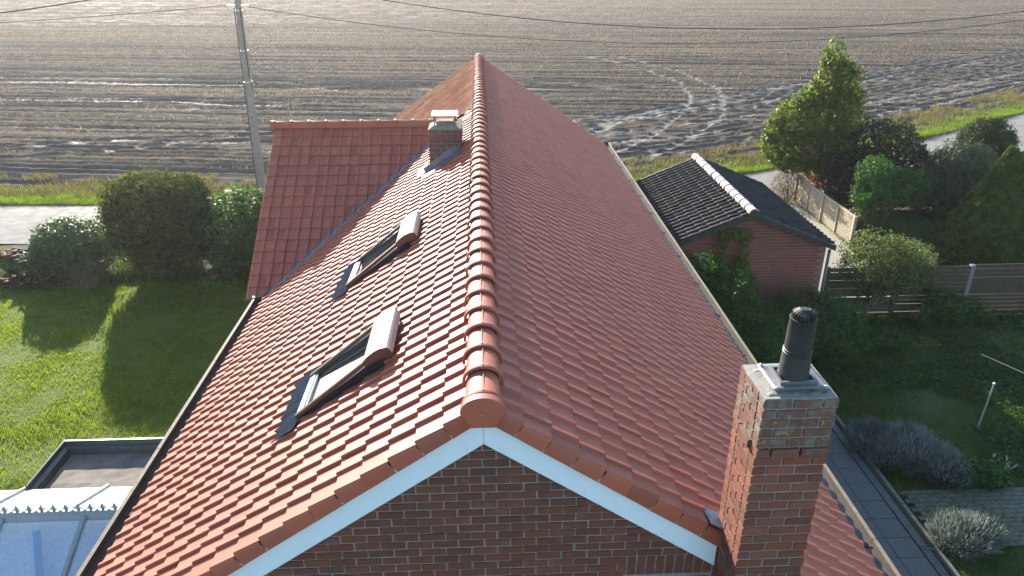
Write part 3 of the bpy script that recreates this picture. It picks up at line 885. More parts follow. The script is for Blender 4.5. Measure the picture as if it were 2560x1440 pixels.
# --- gable wall, bricks, bargeboards
BP, BH, BL_, BT = .200, .0765, .1865, .0630
def brick_mesh(name, l, d, h, r, mat, bev=.003):
    mb = MB().box(0, l, 0, d, 0, h); me = pyd(mb.v, mb.f, name)
    bm = bmesh.new(); bm.from_mesh(me)
    bmesh.ops.bevel(bm, geom=bm.edges[:], offset=bev, segments=1, affect='EDGES')
    for v in bm.verts: v.co += Vector((r.normal()*.0012, r.normal()*.0009, r.normal()*.0012))
    bmesh.ops.recalc_face_normals(bm, faces=bm.faces[:])
    bm.to_mesh(me); bm.free(); me.materials.append(mat); return me
_rb = np.random.default_rng(9)
def build_gable():
    wall = MB()
    zb = ZT-.07
    wall.prism([(-3.45, 0), (3.45, 0), (3.45, zb-3.45*TAN), (0, zb), (-3.45, zb-3.45*TAN)], 'y', .041, .34)
    w = wall.build('gable_wall', M['mortar'], HOUSE)
    BR = [brick_mesh('brick', BL_, .09, BT, _rb, M['brick']) for _ in range(5)]
    BHf = [brick_mesh('brick_half', BL_/2-.005, .09, BT, _rb, M['brick']) for _ in range(2)]
    SOL = brick_mesh('brick_soldier', BT, .09, BL_, _rb, M['brick'])
    ztop = 5.43
    course = 0; z = 5.107; cand = []
    k = 5
    for c in range(-4, 22):
        z = 5.118-c*BH
        off = 0 if c % 2 else BP/2
        for i in range(-20, 20):
            x0 = i*BP+off-.105
            xm = x0+BL_/2
            if z+BT > ZT-.10-abs(xm)*TAN: continue
            if abs(xm) > 3.35: continue
            if c in (15, 16, 17) and 1.03 < xm < 1.9: continue
            if 1.82 < xm < 2.40: continue                 # chimney breast stands here
            cand.append((x0, z))
    # a soldier course over an opening
    zs = 5.118-15*BH+BT-.1865+.04
    for i in range(11): inst('brick', SOL, Matrix.Translation((.968+i*.0765, .031, zs-.04)), w)
    cand.sort(key=lambda q: -q[1])
    for x0, z in cand[:300]:
        m = Matrix.Translation((x0+_rb.normal()*.0015, .031+_rb.normal()*.0015, z+_rb.normal()*.001))
        inst('brick', BR[_rb.integers(5)], m, w)
    if len(cand) > 300:
        V, F = [], []; me0 = BR[0]
        v0 = np.array([v.co for v in me0.vertices]); f0 = [tuple(p.vertices) for p in me0.polygons]
        for i, (x0, z) in enumerate(cand[300:]):
            V.append(v0+np.array([x0, .031, z])); F += [tuple(k+i*len(v0) for k in f) for f in f0]
        tag(obj('bricks', pyd(np.concatenate(V), F), M['brick'], w), kind='stuff')
    # bargeboards: two white boards meeting at the apex
    for sx in (-1, 1):
        x1 = 3.75 if sx < 0 else 1.80
        top, bot = 5.50, 5.205
        poly = [(sx*.0012, bot), (sx*.0012, top), (sx*x1, top-x1*TAN), (sx*x1, bot-x1*TAN)]
        b = MB().prism(poly, 'y', -.012, .018).build('bargeboard', M['white'], HOUSE, None, .0015)
        mb = MB()
        for q in np.arange(.12, x1, .62):
            for dz in (.05, .20): mb.lathe((0, 0, 0), [(.0001, 0)], 3) if False else None
            for dz in (.045,):
                c = (sx*q, -.0135, bot+dz-q*TAN); n_ = 8
                mb.add([(c[0]+.006*math.cos(2*math.pi*k/n_), c[1], c[2]+.006*math.sin(2*math.pi*k/n_)) for k in range(n_)], [tuple(range(n_))])
        mb.build('board_nails', M['sill_metal'], b)
    # rest of the walls
    m = m_brick("brick_wall_far", [(.20, .09, .065), (.25, .11, .075)])
    MB().box(-3.45, -3.15, .35, YF-.4, 0, ZT-3.45*TAN-.2).build('side_wall', m, HOUSE)
    MB().box(3.15, 3.45, .35, YF-.4, 0, ZT-3.45*TAN-.2).build('side_wall', m, HOUSE)
    MB().prism([(-3.45, 0), (3.45, 0), (3.45, zb-3.45*TAN), (0, zb-.05), (-3.45, zb-3.45*TAN)], 'y', YF-.39, YF-.1).build('gable_wall', m, HOUSE)
    MB().prism([(WY-3.1, 0), (WY+3.1, 0), (WY+3.1, WZ-.1-3.1*TAN), (WY, WZ-.1), (WY-3.1, WZ-.1-3.1*TAN)], 'x', WX+.05, WX+.35).build('gable_wall', m, HOUSE)
    MB().box(WX+.36, -3.46, WY-3.1, WY-2.8, 0, 2.7).build('side_wall', m, HOUSE)
build_gable()

# --- box gutters
def build_gutters():
    def run(sx, y0, y1, seclen, lipmat, floormat):
        g = MB(); ze = ZT-EX*TAN
        zf = ze-.098; xo = 3.872
        # fascia board carries the sections
        fa = MB().box(*sorted((sx*(xo+.013), sx*(xo+.034))), y0, y1, zf-.16, zf+.052).build('gutter', lipmat, HOUSE)
        n = max(1, int(round((y1-y0)/seclen))); d = (y1-y0)/n
        for i in range(n):
            a, b = y0+i*d+.002, y0+(i+1)*d-.002
            j = .002*(i % 2)
            mb = MB()
            q = [(3.50, zf), (xo, zf-.004), (xo, zf+.072+j), (xo+.040, zf+.076+j), (xo+.040, zf+.060+j), (xo+.012, zf+.056+j), (xo+.012, zf-.02), (3.50, zf-.016)]
            mb.prism([(sx*p[0], p[1]) for p in q], 'y', a, b)
            o = mb.build('gutter_section', M['zinc'], fa)
            o.data.materials.append(lipmat); o.data.materials.append(floormat)
            for p in o.data.polygons:
                c = p.center
                if c.z > zf+.057 and abs(c.x) > xo+.004: p.material_index = 1
                elif abs(p.normal.z) > .8 and c.z < zf+.01 and p.normal.z > 0: p.material_index = 2
            # lap joint
            MB().box(*sorted((sx*3.60, sx*(xo-.002))), b-.03, b+.03, zf+.001, zf+.006).build('lap_joint', M['zinc'], fa)
        return fa
    run(-1, -.10, 7.10, 1.02, M['lip'], M['zinc'])
    run(-1, 13.9, YF-.05, 1.9, M['lip'], M['zinc'])
    run(1, -.10, YF+.02, 1.25, M['lip_r'], M['zinc_wet'])
    # stop ends, wing eave trough end
    MB().box(-3.93, -3.50, 7.10, 7.16, 2.80, 3.02).build('gutter_stop', M['dark_iron'], HOUSE)
    MB().box(3.50, 3.93, YF+.02, YF+.05, 2.86, 3.03).build('gutter_stop', M['dark_iron'], HOUSE)
    MB().box(-4.04, -3.70, 7.165, 7.36, 2.66, 2.86).build('wing_gutter', M['zinc'], HOUSE)
build_gutters()

# --- roof windows
def sl(y, v, w):
    """point on the left slope: distance v up from the eave edge, height w over the tile plane"""
    return (-EX+v*CT-w*ST, y, ZT-EX*TAN+v*ST+w*CT)
def build_roof_window(y0, y1):
    root = None
    def hexs(ya, yb, va, vb, wa0, wa1, wb0, wb1):
        return [sl(ya, va, wa0), sl(yb, va, wa0), sl(yb, vb, wb0), sl(ya, vb, wb0), sl(ya, va, wa1), sl(yb, va, wa1), sl(yb, vb, wb1), sl(ya, vb, wb1)]
    # kerb (black cheeks and upstands) is the carrying part
    k = MB(); tk = .035; V0, V1 = 2.36, 3.46
    k.hexa(hexs(y0+.012, y0+.012+tk, V0+.03, V1, -.03, .028, -.03, .115))
    k.hexa(hexs(y1-.012-tk, y1-.012, V0+.03, V1, -.03, .028, -.03, .115))
    k.hexa(hexs(y0+.05, y1-.05, V1-.04, V1-.002, -.03, .11, -.03, .11)); k.hexa(hexs(y0+.05, y1-.05, V1-.20, V1-.17, .02, .12, .02, .12))
    k.hexa(hexs(y0+.05, y1-.05, V0+.034, V0+.06, -.03, .024, -.03, .026))
    root = k.build('roof_window', M['black_metal'], HOUSE)
    # sash side rails, brown, rising with the cheek
    for a, b in ((y0, y0+.055), (y1-.055, y1)):
        MB().hexa(hexs(a, b, V0, V1-.20, .030, .075, .112, .150)).build('sash_rail', M['brown_metal'], root, None, .006)
        # guide rail inside
    MB().hexa(hexs(y1-.085, y1-.0565, V0+.06, V1-.12, -.02, .046, -.02, .105)).build('guide_rail', M['black_metal'], root)
    MB().hexa(hexs(y0+.0565, y0+.075, V0+.06, V1-.12, -.02, .046, -.02, .105)).build('guide_rail', M['black_metal'], root)
    MB().hexa(hexs(y0+.057, y1-.057, V0-.005, V0+.075, .028, .060, .036, .066)).build('sill_rail', M['sill_metal'], root, None, .005)
    MB().hexa(hexs(y0+.057, y1-.057, V0+.080, V0+.105, .030, .054, .033, .057)).build('sill_rail', M['alu'], root, None, .003)
    MB().hexa(hexs(y0+.076, y1-.086, V0+.09, V1-.06, .026, .032, .018, .024)).build('pane', M['glass'], root)
    # pale sheet added behind the pane, imitating the bright sky reflection
    MB().hexa(hexs(y0+.055, y1-.055, V0+.07, V1-.05, -.032, -.026, -.032, -.026)).build('pane_backing', m_noise('cream_backing', (.50, .52, .44), (.60, .60, .52), 3, .8, 0), root)
    # rounded shutter hood at the top
    pr = [(V1-.215, .105), (V1-.215, .148), (V1-.19, .163), (V1-.13, .178), (V1-.05, .184), (V1+.02, .178), (V1+.062, .158), (V1+.078, .130), (V1+.078, .075), (V1+.03, .03), (V1-.0, .07), (V1-.1, .095)]
    mb = MB(); n = len(pr)
    mb.add([sl(y0-.006, v, w) for v, w in pr]+[sl(y1+.006, v, w) for v, w in pr], [tuple(range(n)), tuple(range(n, 2*n))[::-1]]+[(i, (i+1) % n, (i+1) % n+n, i+n) for i in range(n)])
    h = mb.build('shutter_hood', M['hood_metal'], root, 32)
    # darker end plates
    for yy in (y0-.008, y1+.008):
        MB().add([sl(yy, v, w) for v, w in pr], [tuple(range(n))]).build('hood_end', M['brown_metal'], root)
    # side and top flashing
    f = MB()
    f.hexa(hexs(y0-.055, y0+.014, V0-.02, V1+.02, -.012, .004, -.012, .004))
    f.hexa(hexs(y1-.014, y1+.055, V0-.02, V1+.02, -.012, .004, -.012, .004))
    f.hexa(hexs(y0-.055, y1+.055, V1+.02, V1+.12, -.012, .006, -.012, .006))
    f.build('side_flashing', M['lead_new'], root)
    # pleated apron following the tile waves
    ya, yb = y0-.17, y1+.16; N = 150; V = []; F = []
    prof = tile_profile('std')
    pu = np.array([p[0] for p in prof]); pw = np.array([p[1] for p in prof])
    for i in range(N+1):
        y = ya+(yb-ya)*i/N
        u = (-(y-YN)) % W
        base = np.interp(u, pu, pw)
        pl = .006*(1 if i % 2 else -1)
        for v, lift in ((2.10, .026), (2.16, .029), (2.26, .034), (2.375, .040)):
            if v < 2.15: vv = v+.012*math.sin(i*.9)+(.025 if (i//11) % 2 else 0)
            else: vv = v
            V.append(sl(y, vv, lift+base*(.95 if v < 2.3 else .55)+pl))
    for i in range(N):
        for j in range(3): F.append((i*4+j, i*4+j+1, i*4+j+5, i*4+j+4))
    MB().add(V, F).build('apron', M['apron'], root)
    return root
for a, b in SKY: build_roof_window(a, b)

# --- brick stacks
def stack_bricks(parent, x0, x1, y0, y1, z0, n, meshes, r, proud=lambda c: 0.0):
    """bricks laid round a rectangular shaft, alternate courses shifted"""
    full, half = meshes
    def runline(axis, a, b, fixed, z, shift, flip, pr):
        p = a
        first = True
        while p < b-.02:
            L = BL_ if not (first and shift) else BL_/2-.005
            if p+L > b-.0: L = b-p
            if L > .03:
                base = full[r.integers(len(full))]
                sc = L/BL_
                j = r.normal()*.001
                if axis == 'x': m = Matrix.Translation((p, fixed+j-(pr if not flip else -pr)-(.09 if flip else 0), z)) @ Matrix.Diagonal((sc, 1, 1, 1))
                else:
                    if not flip: m = Matrix.Translation((fixed+j-pr, p+L, z)) @ Matrix.Rotation(-math.pi/2, 4, 'Z') @ Matrix.Diagonal((sc, 1, 1, 1))
                    else: m = Matrix.Translation((fixed+j+pr, p, z)) @ Matrix.Rotation(math.pi/2, 4, 'Z') @ Matrix.Diagonal((sc, 1, 1, 1))
                inst('brick', base, m, parent)
            p += L+.0135; first = False
    for c in range(n):
        z = z0+c*BH; sh = c % 2; pr = proud(c)
        runline('x', x0, x1, y0, z, sh, False, pr)
        runline('x', x0, x1, y1, z, sh, True, pr)
        runline('y', y0+.101, y1-.101, x0, z, 1-sh, False, pr)
        runline('y', y0+.101, y1-.101, x1, z, 1-sh, True, pr)

def build_big_chimney():
    x0, x1, y0, y1 = 1.812, 2.308, -.372, .075
    zb, n = 3.55, 29
    core = MB().box(x0+.009, x1-.009, y0+.009, y1-.009, 0, zb+n*BH-.004).build('chimney', M['mortar'], HOUSE)
    full = [brick_mesh('brick', BL_, .09, BT, _rb, M['brick_ch']) for _ in range(5)]
    ntop = n-6
    stack_bricks(core, x0, x1, y0, y1, zb, n, (full, None), _rb, lambda c: .020 if c == ntop else (.002 if c > ntop else 0))
    zt = zb+n*BH
    # rough cement crown
    mb = MB(); N = 9; V = []; F = []; e = -.001
    for i in range(N+1):
        for j in range(N+1):
            fx, fy = i/N, j/N
            edge = min(fx, 1-fx, fy, 1-fy)
            V.append((x0-e+(x1-x0+2*e)*fx, y0-e+(y1-y0+2*e)*fy, zt-.016+.024*min(1, edge*5)+_rb.normal()*.003))
    for i in range(N):
        for j in range(N):
            a = i*(N+1)+j; F.append((a, a+N+1, a+N+2, a+1))
    b = len(V)
    ring = [i*(N+1) for i in range(N+1)]+[N*(N+1)+j for j in range(1, N+1)]+[i*(N+1)+N for i in range(N-1, -1, -1)]+[j for j in range(N-1, 0, -1)]
    for q in ring: V.append((V[q][0], V[q][1], zt-.03))
    for k in range(len(ring)):
        k2 = (k+1) % len(ring); F.append((ring[k], ring[k2], b+k2, b+k))
    mb.add(V, F).build('crown', M['cement'], core)
    # base plate, slightly curled, with screws
    cx, cy = (x0+x1)/2+.02, (y0+y1)/2
    V = []; F = []; N = 10
    for i in range(N+1):
        for j in range(N+1):
            fx, fy = i/N*2-1, j/N*2-1
            V.append((cx+fx*.185, cy+fy*.165, zt+.026+.010*math.cos(fx*1.5)*(1 if fy < 0 else .4)*abs(fy)))
    for i in range(N):
        for j in range(N):
            a = i*(N+1)+j; F.append((a, a+N+1, a+N+2, a+1))
    p = MB().add(V, F).build('cowl_plate', M['grey_plate'], core, 60)
    so = p.modifiers.new("solid", 'SOLIDIFY'); so.thickness = .004
    MB().box(cx-.125, cx+.125, cy-.105, cy-.085, zt+.030, zt+.050).build('plate_rib', M['grey_plate'], core)
    MB().box(cx-.125, cx+.125, cy+.085, cy+.105, zt+.030, zt+.050).build('plate_rib', M['grey_plate'], core)
    MB().box(cx-.125, cx-.107, cy-.084, cy+.084, zt+.030, zt+.050).build('plate_rib', M['grey_plate'], core)
    MB().box(cx+.107, cx+.125, cy-.084, cy+.084, zt+.030, zt+.050).build('plate_rib', M['grey_plate'], core)
    for sx in (-1, 1):
        for sy in (-1, 1):
            MB().lathe((cx+sx*.165, cy+sy*.145, zt+.03), [(.012, 0), (.012, .008), (.006, .013)], 10).build('plate_screw', M['steel'], core)
    # black flue pipe with ribs and slotted terminal
    prof = [(.104, 0), (.104, .02), (.098, .04), (.094, .16), (.090, .170), (.090, .176), (.094, .180), (.094, .186), (.089, .190), (.089, .196), (.093, .200), (.093, .206), (.088, .210), (.086, .33), (.084, .42), (.086, .425), (.086, .435), (.078, .437), (.078, .39)]
    flue = MB().lathe((cx, cy, zt+.035), prof, 28).build('flue_pipe', M['black_plastic'], core, 40)
    t = MB()
    for k in range(20):
        a = 2*math.pi*k/20; ca, sa = math.cos(a), math.sin(a)
        z1 = zt+.035
        t.bar((cx+.068*ca, cy+.068*sa, z1+.39), (cx+.068*ca, cy+.068*sa, z1+.475), .010, .016, (ca, sa, 0))
        t.bar((cx+.068*ca, cy+.068*sa, z1+.472), (cx+.030*ca, cy+.030*sa, z1+.497), .009, .010)
    t.lathe((cx, cy, zt+.035+.44), [(.0685, 0), (.0685, .006)], 24)
    t.lathe((cx, cy, zt+.035+.488), [(.034, 0), (.034, .010), (.02, .012)], 20)
    t.lathe((cx, cy, zt+.035+.36), [(.058, 0), (.058, .09)], 20)
    t.build('flue_terminal', M['black_plastic'], core, 40)
    # lead at the verge
    MB().hexa([on_main(1.70, -.045, .030), on_main(1.806, -.045, .030), on_main(1.806, .12, .030), on_main(1.66, .12, .030), on_main(1.70, -.045, .036), on_main(1.806, -.045, .055), on_main(1.806, .12, .06), on_main(1.66, .12, .036)]).build('step_lead', M['lead_new'], core)
build_big_chimney()

def build_small_chimney():
    x0, x1, y0, y1 = -.845, -.305, 7.72, 8.22
    zb, n = 4.86, 11
    core = MB().box(x0+.009, x1-.009, y0+.009, y1-.009, 4.4, zb+n*BH-.004).build('chimney', M['mortar'], HOUSE)
    full = [brick_mesh('brick', BL_, .09, BT, _rb, M['brick_sm']) for _ in range(4)]
    stack_bricks(core, x0, x1, y0, y1, zb, n, (full, None), _rb, lambda c: .016 if c == n-2 else (.010 if c == n-1 else 0))
    zt = zb+n*BH
    mb = MB()   # sloped cement crown
    a, b = .01, .09
    mb.hexa([(x0-a, y0-a, zt-.004), (x1+a, y0-a, zt-.004), (x1+a, y1+a, zt-.004), (x0-a, y1+a, zt-.004), (x0+b, y0+b, zt+.05), (x1-b, y0+b, zt+.05), (x1-b, y1-b, zt+.05), (x0+b, y1-b, zt+.05)])
    mb.build('crown', M['cement'], core, None, .01)
    MB().box(x0+.13, x1-.13, y0+.13, y1-.13, zt+.049, zt+.10).build('flue_liner', M['cement'], core)
    for sx in (x0+.10, x1-.10):
        for sy in (y0+.10, y1-.10):
            MB().bar((sx, sy, zt+.03), (sx, sy, zt+.205), .012, .012).build('cover_leg', M['dark_iron'], core)
    MB().bar((x0+.10, y0+.10, zt+.10), (x1-.10, y0+.10, zt+.10), .01, .01).build('cover_brace', M['dark_iron'], core)
    MB().box(x0+.055, x1-.055, y0+.04, y1-.04, zt+.205, zt+.222).build('cover_slab', m_noise("pale_slab", (.74, .72, .68), (.82, .80, .76), 14, .3, .3, 60), core, None, .004)
    # lead: apron up the front face and soakers on the roof
    V = [sl(y0-.012, 3.38, .02), sl(y0-.012, 4.06, .03), sl(y0-.012, 4.06, .14), sl(y0-.012, 3.38, .12)]
    MB().add(V, [(0, 1, 2, 3)]).build('lead_upstand', M['lead'], core)
    MB().hexa([sl(y0-.26, 3.30, .024), sl(y0-.02, 3.30, .024), sl(y0-.02, 4.12, .024), sl(y0-.24, 4.12, .024), sl(y0-.26, 3.30, .034), sl(y0-.02, 3.30, .036), sl(y0-.02, 4.12, .036), sl(y0-.24, 4.12, .034)]).build('lead_apron', M['lead_new'], core)
    MB().hexa([sl(y0-.02, 3.18, .030), sl(y1+.05, 3.18, .030), sl(y1+.05, 3.40, .030), sl(y0-.02, 3.40, .030), sl(y0-.02, 3.18, .038), sl(y1+.05, 3.18, .038), sl(y1+.05, 3.40, .060), sl(y0-.02, 3.40, .060)]).build('lead_apron', M['lead'], core)
    MB().hexa([sl(9.85, 4.10, .03), sl(10.0, 4.10, .03), sl(10.0, 4.42, .03), sl(9.85, 4.42, .03), sl(9.85, 4.10, .04), sl(10.0, 4.10, .04), sl(10.0, 4.42, .04), sl(9.85, 4.42, .04)]).build('lead_patch', M['lead'], core)
build_small_chimney()

# ------------------------------------------------------------------ annex with flat roof, conservatory
def build_annex():
    root = thing('annex', 'low flat roofed annex with dark metal edging, left of the gutter', 'annex', (-4.9, 3.4, 0))
    x0, x1, y0, y1 = -5.60, -3.50, 3.02, 3.92; zr = 2.34
    MB().box(x0+.03, x1, y0, y1-.03, 0, zr-.02).build('wall', M['brick'], root)
    V = []; F = []; nx, ny = 14, 8
    for j in range(ny+1):
        for i in range(nx+1): V.append((x0+.12+(x1-x0-.12)*i/nx, y0+(y1-y0-.12)*j/ny, zr+_rb.normal()*.003))
    for j in range(ny):
        for i in range(nx): a = j*(nx+1)+i; F.append((a, a+1, a+nx+2, a+nx+1))
    MB().add(V, F).build('roof_felt', M['felt'], root)
    def coping(pts):
        return MB().add(*pts)
    # far edge and left edge: stepped metal profile
    q = [(0, zr-.10), (0, zr+.15), (.03, zr+.155), (.045, zr+.10), (.10, zr+.085), (.125, zr+.0), (.125, zr-.02)]
    mb = MB(); n = len(q)
    A = [(x1, y1-d, z) for d, z in q]; B = [(x0+d, y1-d, z) for d, z in q]; C = [(x0+d, y0-.02, z) for d, z in q]
    mb.add(A+B, [(i, i+1, n+i+1, n+i) for i in range(n-1)]).build('edge_trim', M['coping'], root)
    MB().add(B+C, [(i, i+1, n+i+1, n+i) for i in range(n-1)]).build('edge_trim', M['coping'], root)
    MB().bar((-4.18, y1-.01, zr+.15), (-4.02, y1-.16, zr+.05), .012, .012).build('edge_bracket', M['lip'], root)
build_annex()

def build_conservatory():
    root = thing('conservatory', 'white and blue glazed conservatory with fleur-de-lis ridge cresting', 'conservatory', (-5.2, 1.5, 0))
    yr, zr = 2.20, 2.78; ye, ze = 3.01, 2.42; yn, zn = .55, 1.95
    xl, xr = -8.0, -3.55
    # far side: opal sheets between glazing bars
    xs = [-8.0, -6.62, -5.60, -4.62, -3.60]
    for a, b in zip(xs[:-1], xs[1:]):
        MB().hexa([(a+.012, yr+.03, zr-.035), (b-.012, yr+.03, zr-.035), (b-.012, ye-.005, ze), (a+.012, ye-.005, ze), (a+.012, yr+.03, zr-.019), (b-.012, yr+.03, zr-.019), (b-.012, ye-.005, ze+.016), (a+.012, ye-.005, ze+.016)]).build('roof_sheet', M['poly'], root)
    dirs = Vector((0, ye-yr, ze-zr)).normalized()
    for x in xs[1:-1]+[-4.05-.0]:
        if x == -4.05: continue
        MB().bar((x, yr+.02, zr+.002), (x, ye+.01, ze+.036), .035, .03).build('glazing_bar', M['alu'], root, None, .004)
    # near side: clear panes
    xs2 = [-8.0, -7.06, -6.18, -5.30, -4.42, -3.56]
    for a, b in zip(xs2[:-1], xs2[1:]):
        MB().hexa([(a+.012, yn, zn), (b-.012, yn, zn), (b-.012, yr-.06, zr-.06), (a+.012, yr-.06, zr-.06), (a+.012, yn, zn+.012), (b-.012, yn, zn+.012), (b-.012, yr-.06, zr-.048), (a+.012, yr-.06, zr-.048)]).build('pane', M['glass_c'], root)
    for x in xs2[1:-1]:
        MB().bar((x, yr-.05, zr-.03), (x, yn, zn+.03), .055, .05).build('rafter', M['alu'], root, None, .006)
    # under the glass: pale sheet added to brighten it, and cross braces
    inner = m_noise("pale_backing", (.54, .58, .60), (.80, .82, .83), 45, .8, .8, 60)
    MB().hexa([(xl+.05, yn+.04, zn-.22), (xr-.02, yn+.04, zn-.22), (xr-.02, yr+.10, zr-.18), (xl+.05, yr+.10, zr-.18), (xl+.05, yn+.04, zn-.20), (xr-.02, yn+.04, zn-.20), (xr-.02, yr+.10, zr-.16), (xl+.05, yr+.10, zr-.16)]).build('glass_backing', inner, root)
    m_blue = m_noise('blue_brace', (.26, .36, .48), (.32, .42, .54), 6, .6, 0)
    for x in (-6.9, -5.95, -4.9):
        MB().bar((x, yr-.16, zr-.12), (x+.5, yn+.35, zn-.05), .07, .02).build('tie_brace', m_blue, root)
    # ridge beam and cresting
    MB().prism([(yr-.07, zr-.075), (yr-.055, zr-.005), (yr-.02, zr+.02), (yr+.03, zr+.015), (yr+.06, zr-.06)], 'x', xl, xr).build('ridge_beam', M['alu'], root)
    V = []; F = []
    # swagged strip
    pitch = .132; nfin = 26; xa = -7.0
    fm = []
    def fleur(cx):
        mb = MB(); yb = yr; z0 = zr+.018; t = .005
        def blade(poly): mb.prism([(cx+p[0], z0+p[1]) for p in poly], 'y', yb-t, yb+t)
        blade([(-.010, .010), (.010, .010), (.008, .030), (.020, .048), (.0, .088), (-.020, .048), (-.008, .030)])
        for s in (-1, 1):
            blade([(s*.006, .022), (s*.018, .042), (s*.034, .046), (s*.042, .030), (s*.034, .022), (s*.032, .034), (s*.022, .032), (s*.012, .016)][::s])
        blade([(-.026, .012), (.026, .012), (.020, .022), (-.020, .022)])
        blade([(-.020, -.006), (.020, -.006), (.014, .011), (-.014, .011)])
        return mb
    first = None
    for k in range(nfin):
        cx = xa+k*pitch
        if cx > xr: break
        if first is None:
            first = fleur(0.0).build('finial', M['alu'], root); first.matrix_basis = Matrix.Translation((cx, 0, 0))
        else:
            o = bpy.data.objects.new('finial', first.data); COL.objects.link(o); o.parent = root
            o.matrix_parent_inverse = root.matrix_world.inverted(); o.matrix_basis = Matrix.Translation((cx, 0, 0))
        pts = [(cx+pitch*i/8, yr, zr+.022+.020*abs(math.cos(math.pi*i/8))**1.5) for i in range(9)]
        MB().tube(pts, .0055, 5).build('cresting_swag', M['alu'], root)
    # walls
    MB().box(xl, xr, yn-.02, yn+.04, 0, zn-.01).build('front_frame', M['alu'], root)
    MB().box(xl-.04, xl-.001, yn-.02, ye, 0, zn-.01).build('side_frame', M['alu'], root)
build_conservatory()

# ------------------------------------------------------------------ garage
def build_garage():
    root = thing('garage', 'small brick garage with mossy black tile roof and pale ridge tiles', 'garage', (6.05, 13.2, 0))
    XR, ZR = 6.03, 3.06; YA, YB = 10.86, 15.75; HWD = 2.0; T = .4124; a = math.atan(T); ca, sa = math.cos(a), math.sin(a)
    wall = MB().prism([(XR-1.86, 0), (XR+1.86, 0), (XR+1.86, ZR-.07-1.86*T), (XR, ZR-.07), (XR-1.86, ZR-.07-1.86*T)], 'y', YA+.139, YA+.36).build('gable_wall', M['mortar_ga'], root)
    MB().box(XR-1.86, XR-1.62, YA+.37, YB-.1, 0, 2.1).build('side_wall', M['brick_ga'], root)
    MB().box(XR+1.62, XR+1.86, YA+.37, YB-.1, 0, 2.1).build('side_wall', M['brick_ga'], root)
    MB().prism([(XR-1.61, 0), (XR+1.61, 0), (XR+1.61, ZR-.1-1.61*T), (XR, ZR-.1), (XR-1.61, ZR-.1-1.61*T)], 'y', YB-.34, YB-.11).build('rear_wall', M['brick_ga'], root)
    # bricks of the visible gable
    bm_ = [brick_mesh('brick', BL_, .05, BT, _rb, M['brick_ga']) for _ in range(4)]
    cand = []
    for c in range(40):
        z = .02+c*BH; off = (c % 2)*BP/2
        for i in range(-11, 11):
            x0 = XR+i*BP+off; xm = x0+BL_/2
            if abs(xm-XR) > 1.78 or z+BT > ZR-.10-abs(xm-XR)*T: continue
            cand.append((x0, z))
    cand.sort(key=lambda q: -(q[1]+.15*q[0]))
    for x0, z in cand[:300]:
        inst('brick', bm_[_rb.integers(4)], Matrix.Translation((x0, YA+.132+_rb.normal()*.0012, z)), wall)
    v0 = np.array([v.co for v in bm_[0].vertices]); f0 = [tuple(p.vertices) for p in bm_[0].polygons]; V, F = [], []
    for i, (x0, z) in enumerate(cand[300:]):
        V.append(v0+np.array([x0, YA+.132, z])); F += [tuple(k+i*len(v0) for k in f) for f in f0]
    tag(obj('bricks', pyd(np.concatenate(V), F), M['brick_ga'], wall), kind='stuff')
    # roof
    deck = MB().prism([(XR-HWD, ZR-HWD*T-.05), (XR, ZR-.05), (XR+HWD, ZR-HWD*T-.05), (XR+HWD, ZR-HWD*T-.10), (XR, ZR-.12), (XR-HWD, ZR-HWD*T-.10)], 'y', YA+.03, YB-.03).build('roof', M['dark_iron'], root)
    gw, gg = .2, .243
    def gmesh():
        pr = [(0, .0), (.04, -.004), (.09, -.006), (.130, .0), (.146, .024), (.165, .036), (.186, .030), (.2, .0)]
        n = len(pr); V, F = [], []
        for v, dz in ((0, .008), (.010, .015), (gg+.02, -.002)):
            for u, w in pr: V.append((u, v, w+dz))
        for u, w in pr: V.append((u, .002, min(w, 0)-.008))
        for k in range(2):
            for i in range(n-1): F.append((k*n+i, k*n+i+1, (k+1)*n+i+1, (k+1)*n+i))
        for i in range(n-1): F.append((3*n+i, 3*n+i+1, i+1, i))
        return np.array(V), F
    GV, GF = gmesh(); gm = pyd(GV, GF, 'garage_tile'); gm.materials.append(M['gtile'])
    gm.polygons.foreach_set("use_smooth", [True]*len(gm.polygons)); gm.set_sharp_from_angle(angle=math.radians(40))
    r = np.random.default_rng(14); rows = 9; ncol = int(round((YB-YA)/gw)); V, F = [], []; cnt = 0
    H = np.c_[GV, np.ones(len(GV))]
    for row in range(rows):
        s0 = row*gg-.03
        for c in range(ncol):
            y0 = YA+c*gw
            m = jitter(frame((XR-HWD+s0*ca, y0+gw, ZR-HWD*T+s0*sa), (0, -1, 0), (ca, 0, sa)), r, .006)
            inst('roof_tile', gm, m, deck)
            m = jitter(frame((XR+HWD-s0*ca, y0, ZR-HWD*T+s0*sa), (0, 1, 0), (-ca, 0, sa)), r, .006)
            V.append((H @ np.array(m).T)[:, :3]); F += [tuple(k+cnt*len(GV) for k in f) for f in GF]; cnt += 1
    tag(obj('roof_tiles', pyd(np.concatenate(V), F), M['gtile'], deck, 40), kind='stuff')
    # verge boards
    for sx in (-1, 1):
        MB().prism([(XR+sx*.002, ZR+.004), (XR+sx*.002, ZR-.115), (XR+sx*HWD, ZR-.115-HWD*T), (XR+sx*HWD, ZR+.004-HWD*T)], 'y', YA-.035, YA-.004).build('verge_board', M['black_plastic'], root)
    RM = ridge_mesh('garage_ridge', .105, .098, .118, .362, M['gridge'], .05, 10, .03)
    for k in range(13):
        inst('ridge_tile', RM, Matrix.Translation((XR, YA-.03+k*.372, ZR+.0+r.normal()*.002)) @ Matrix.Rotation(r.normal()*.01, 4, 'Z'), deck)
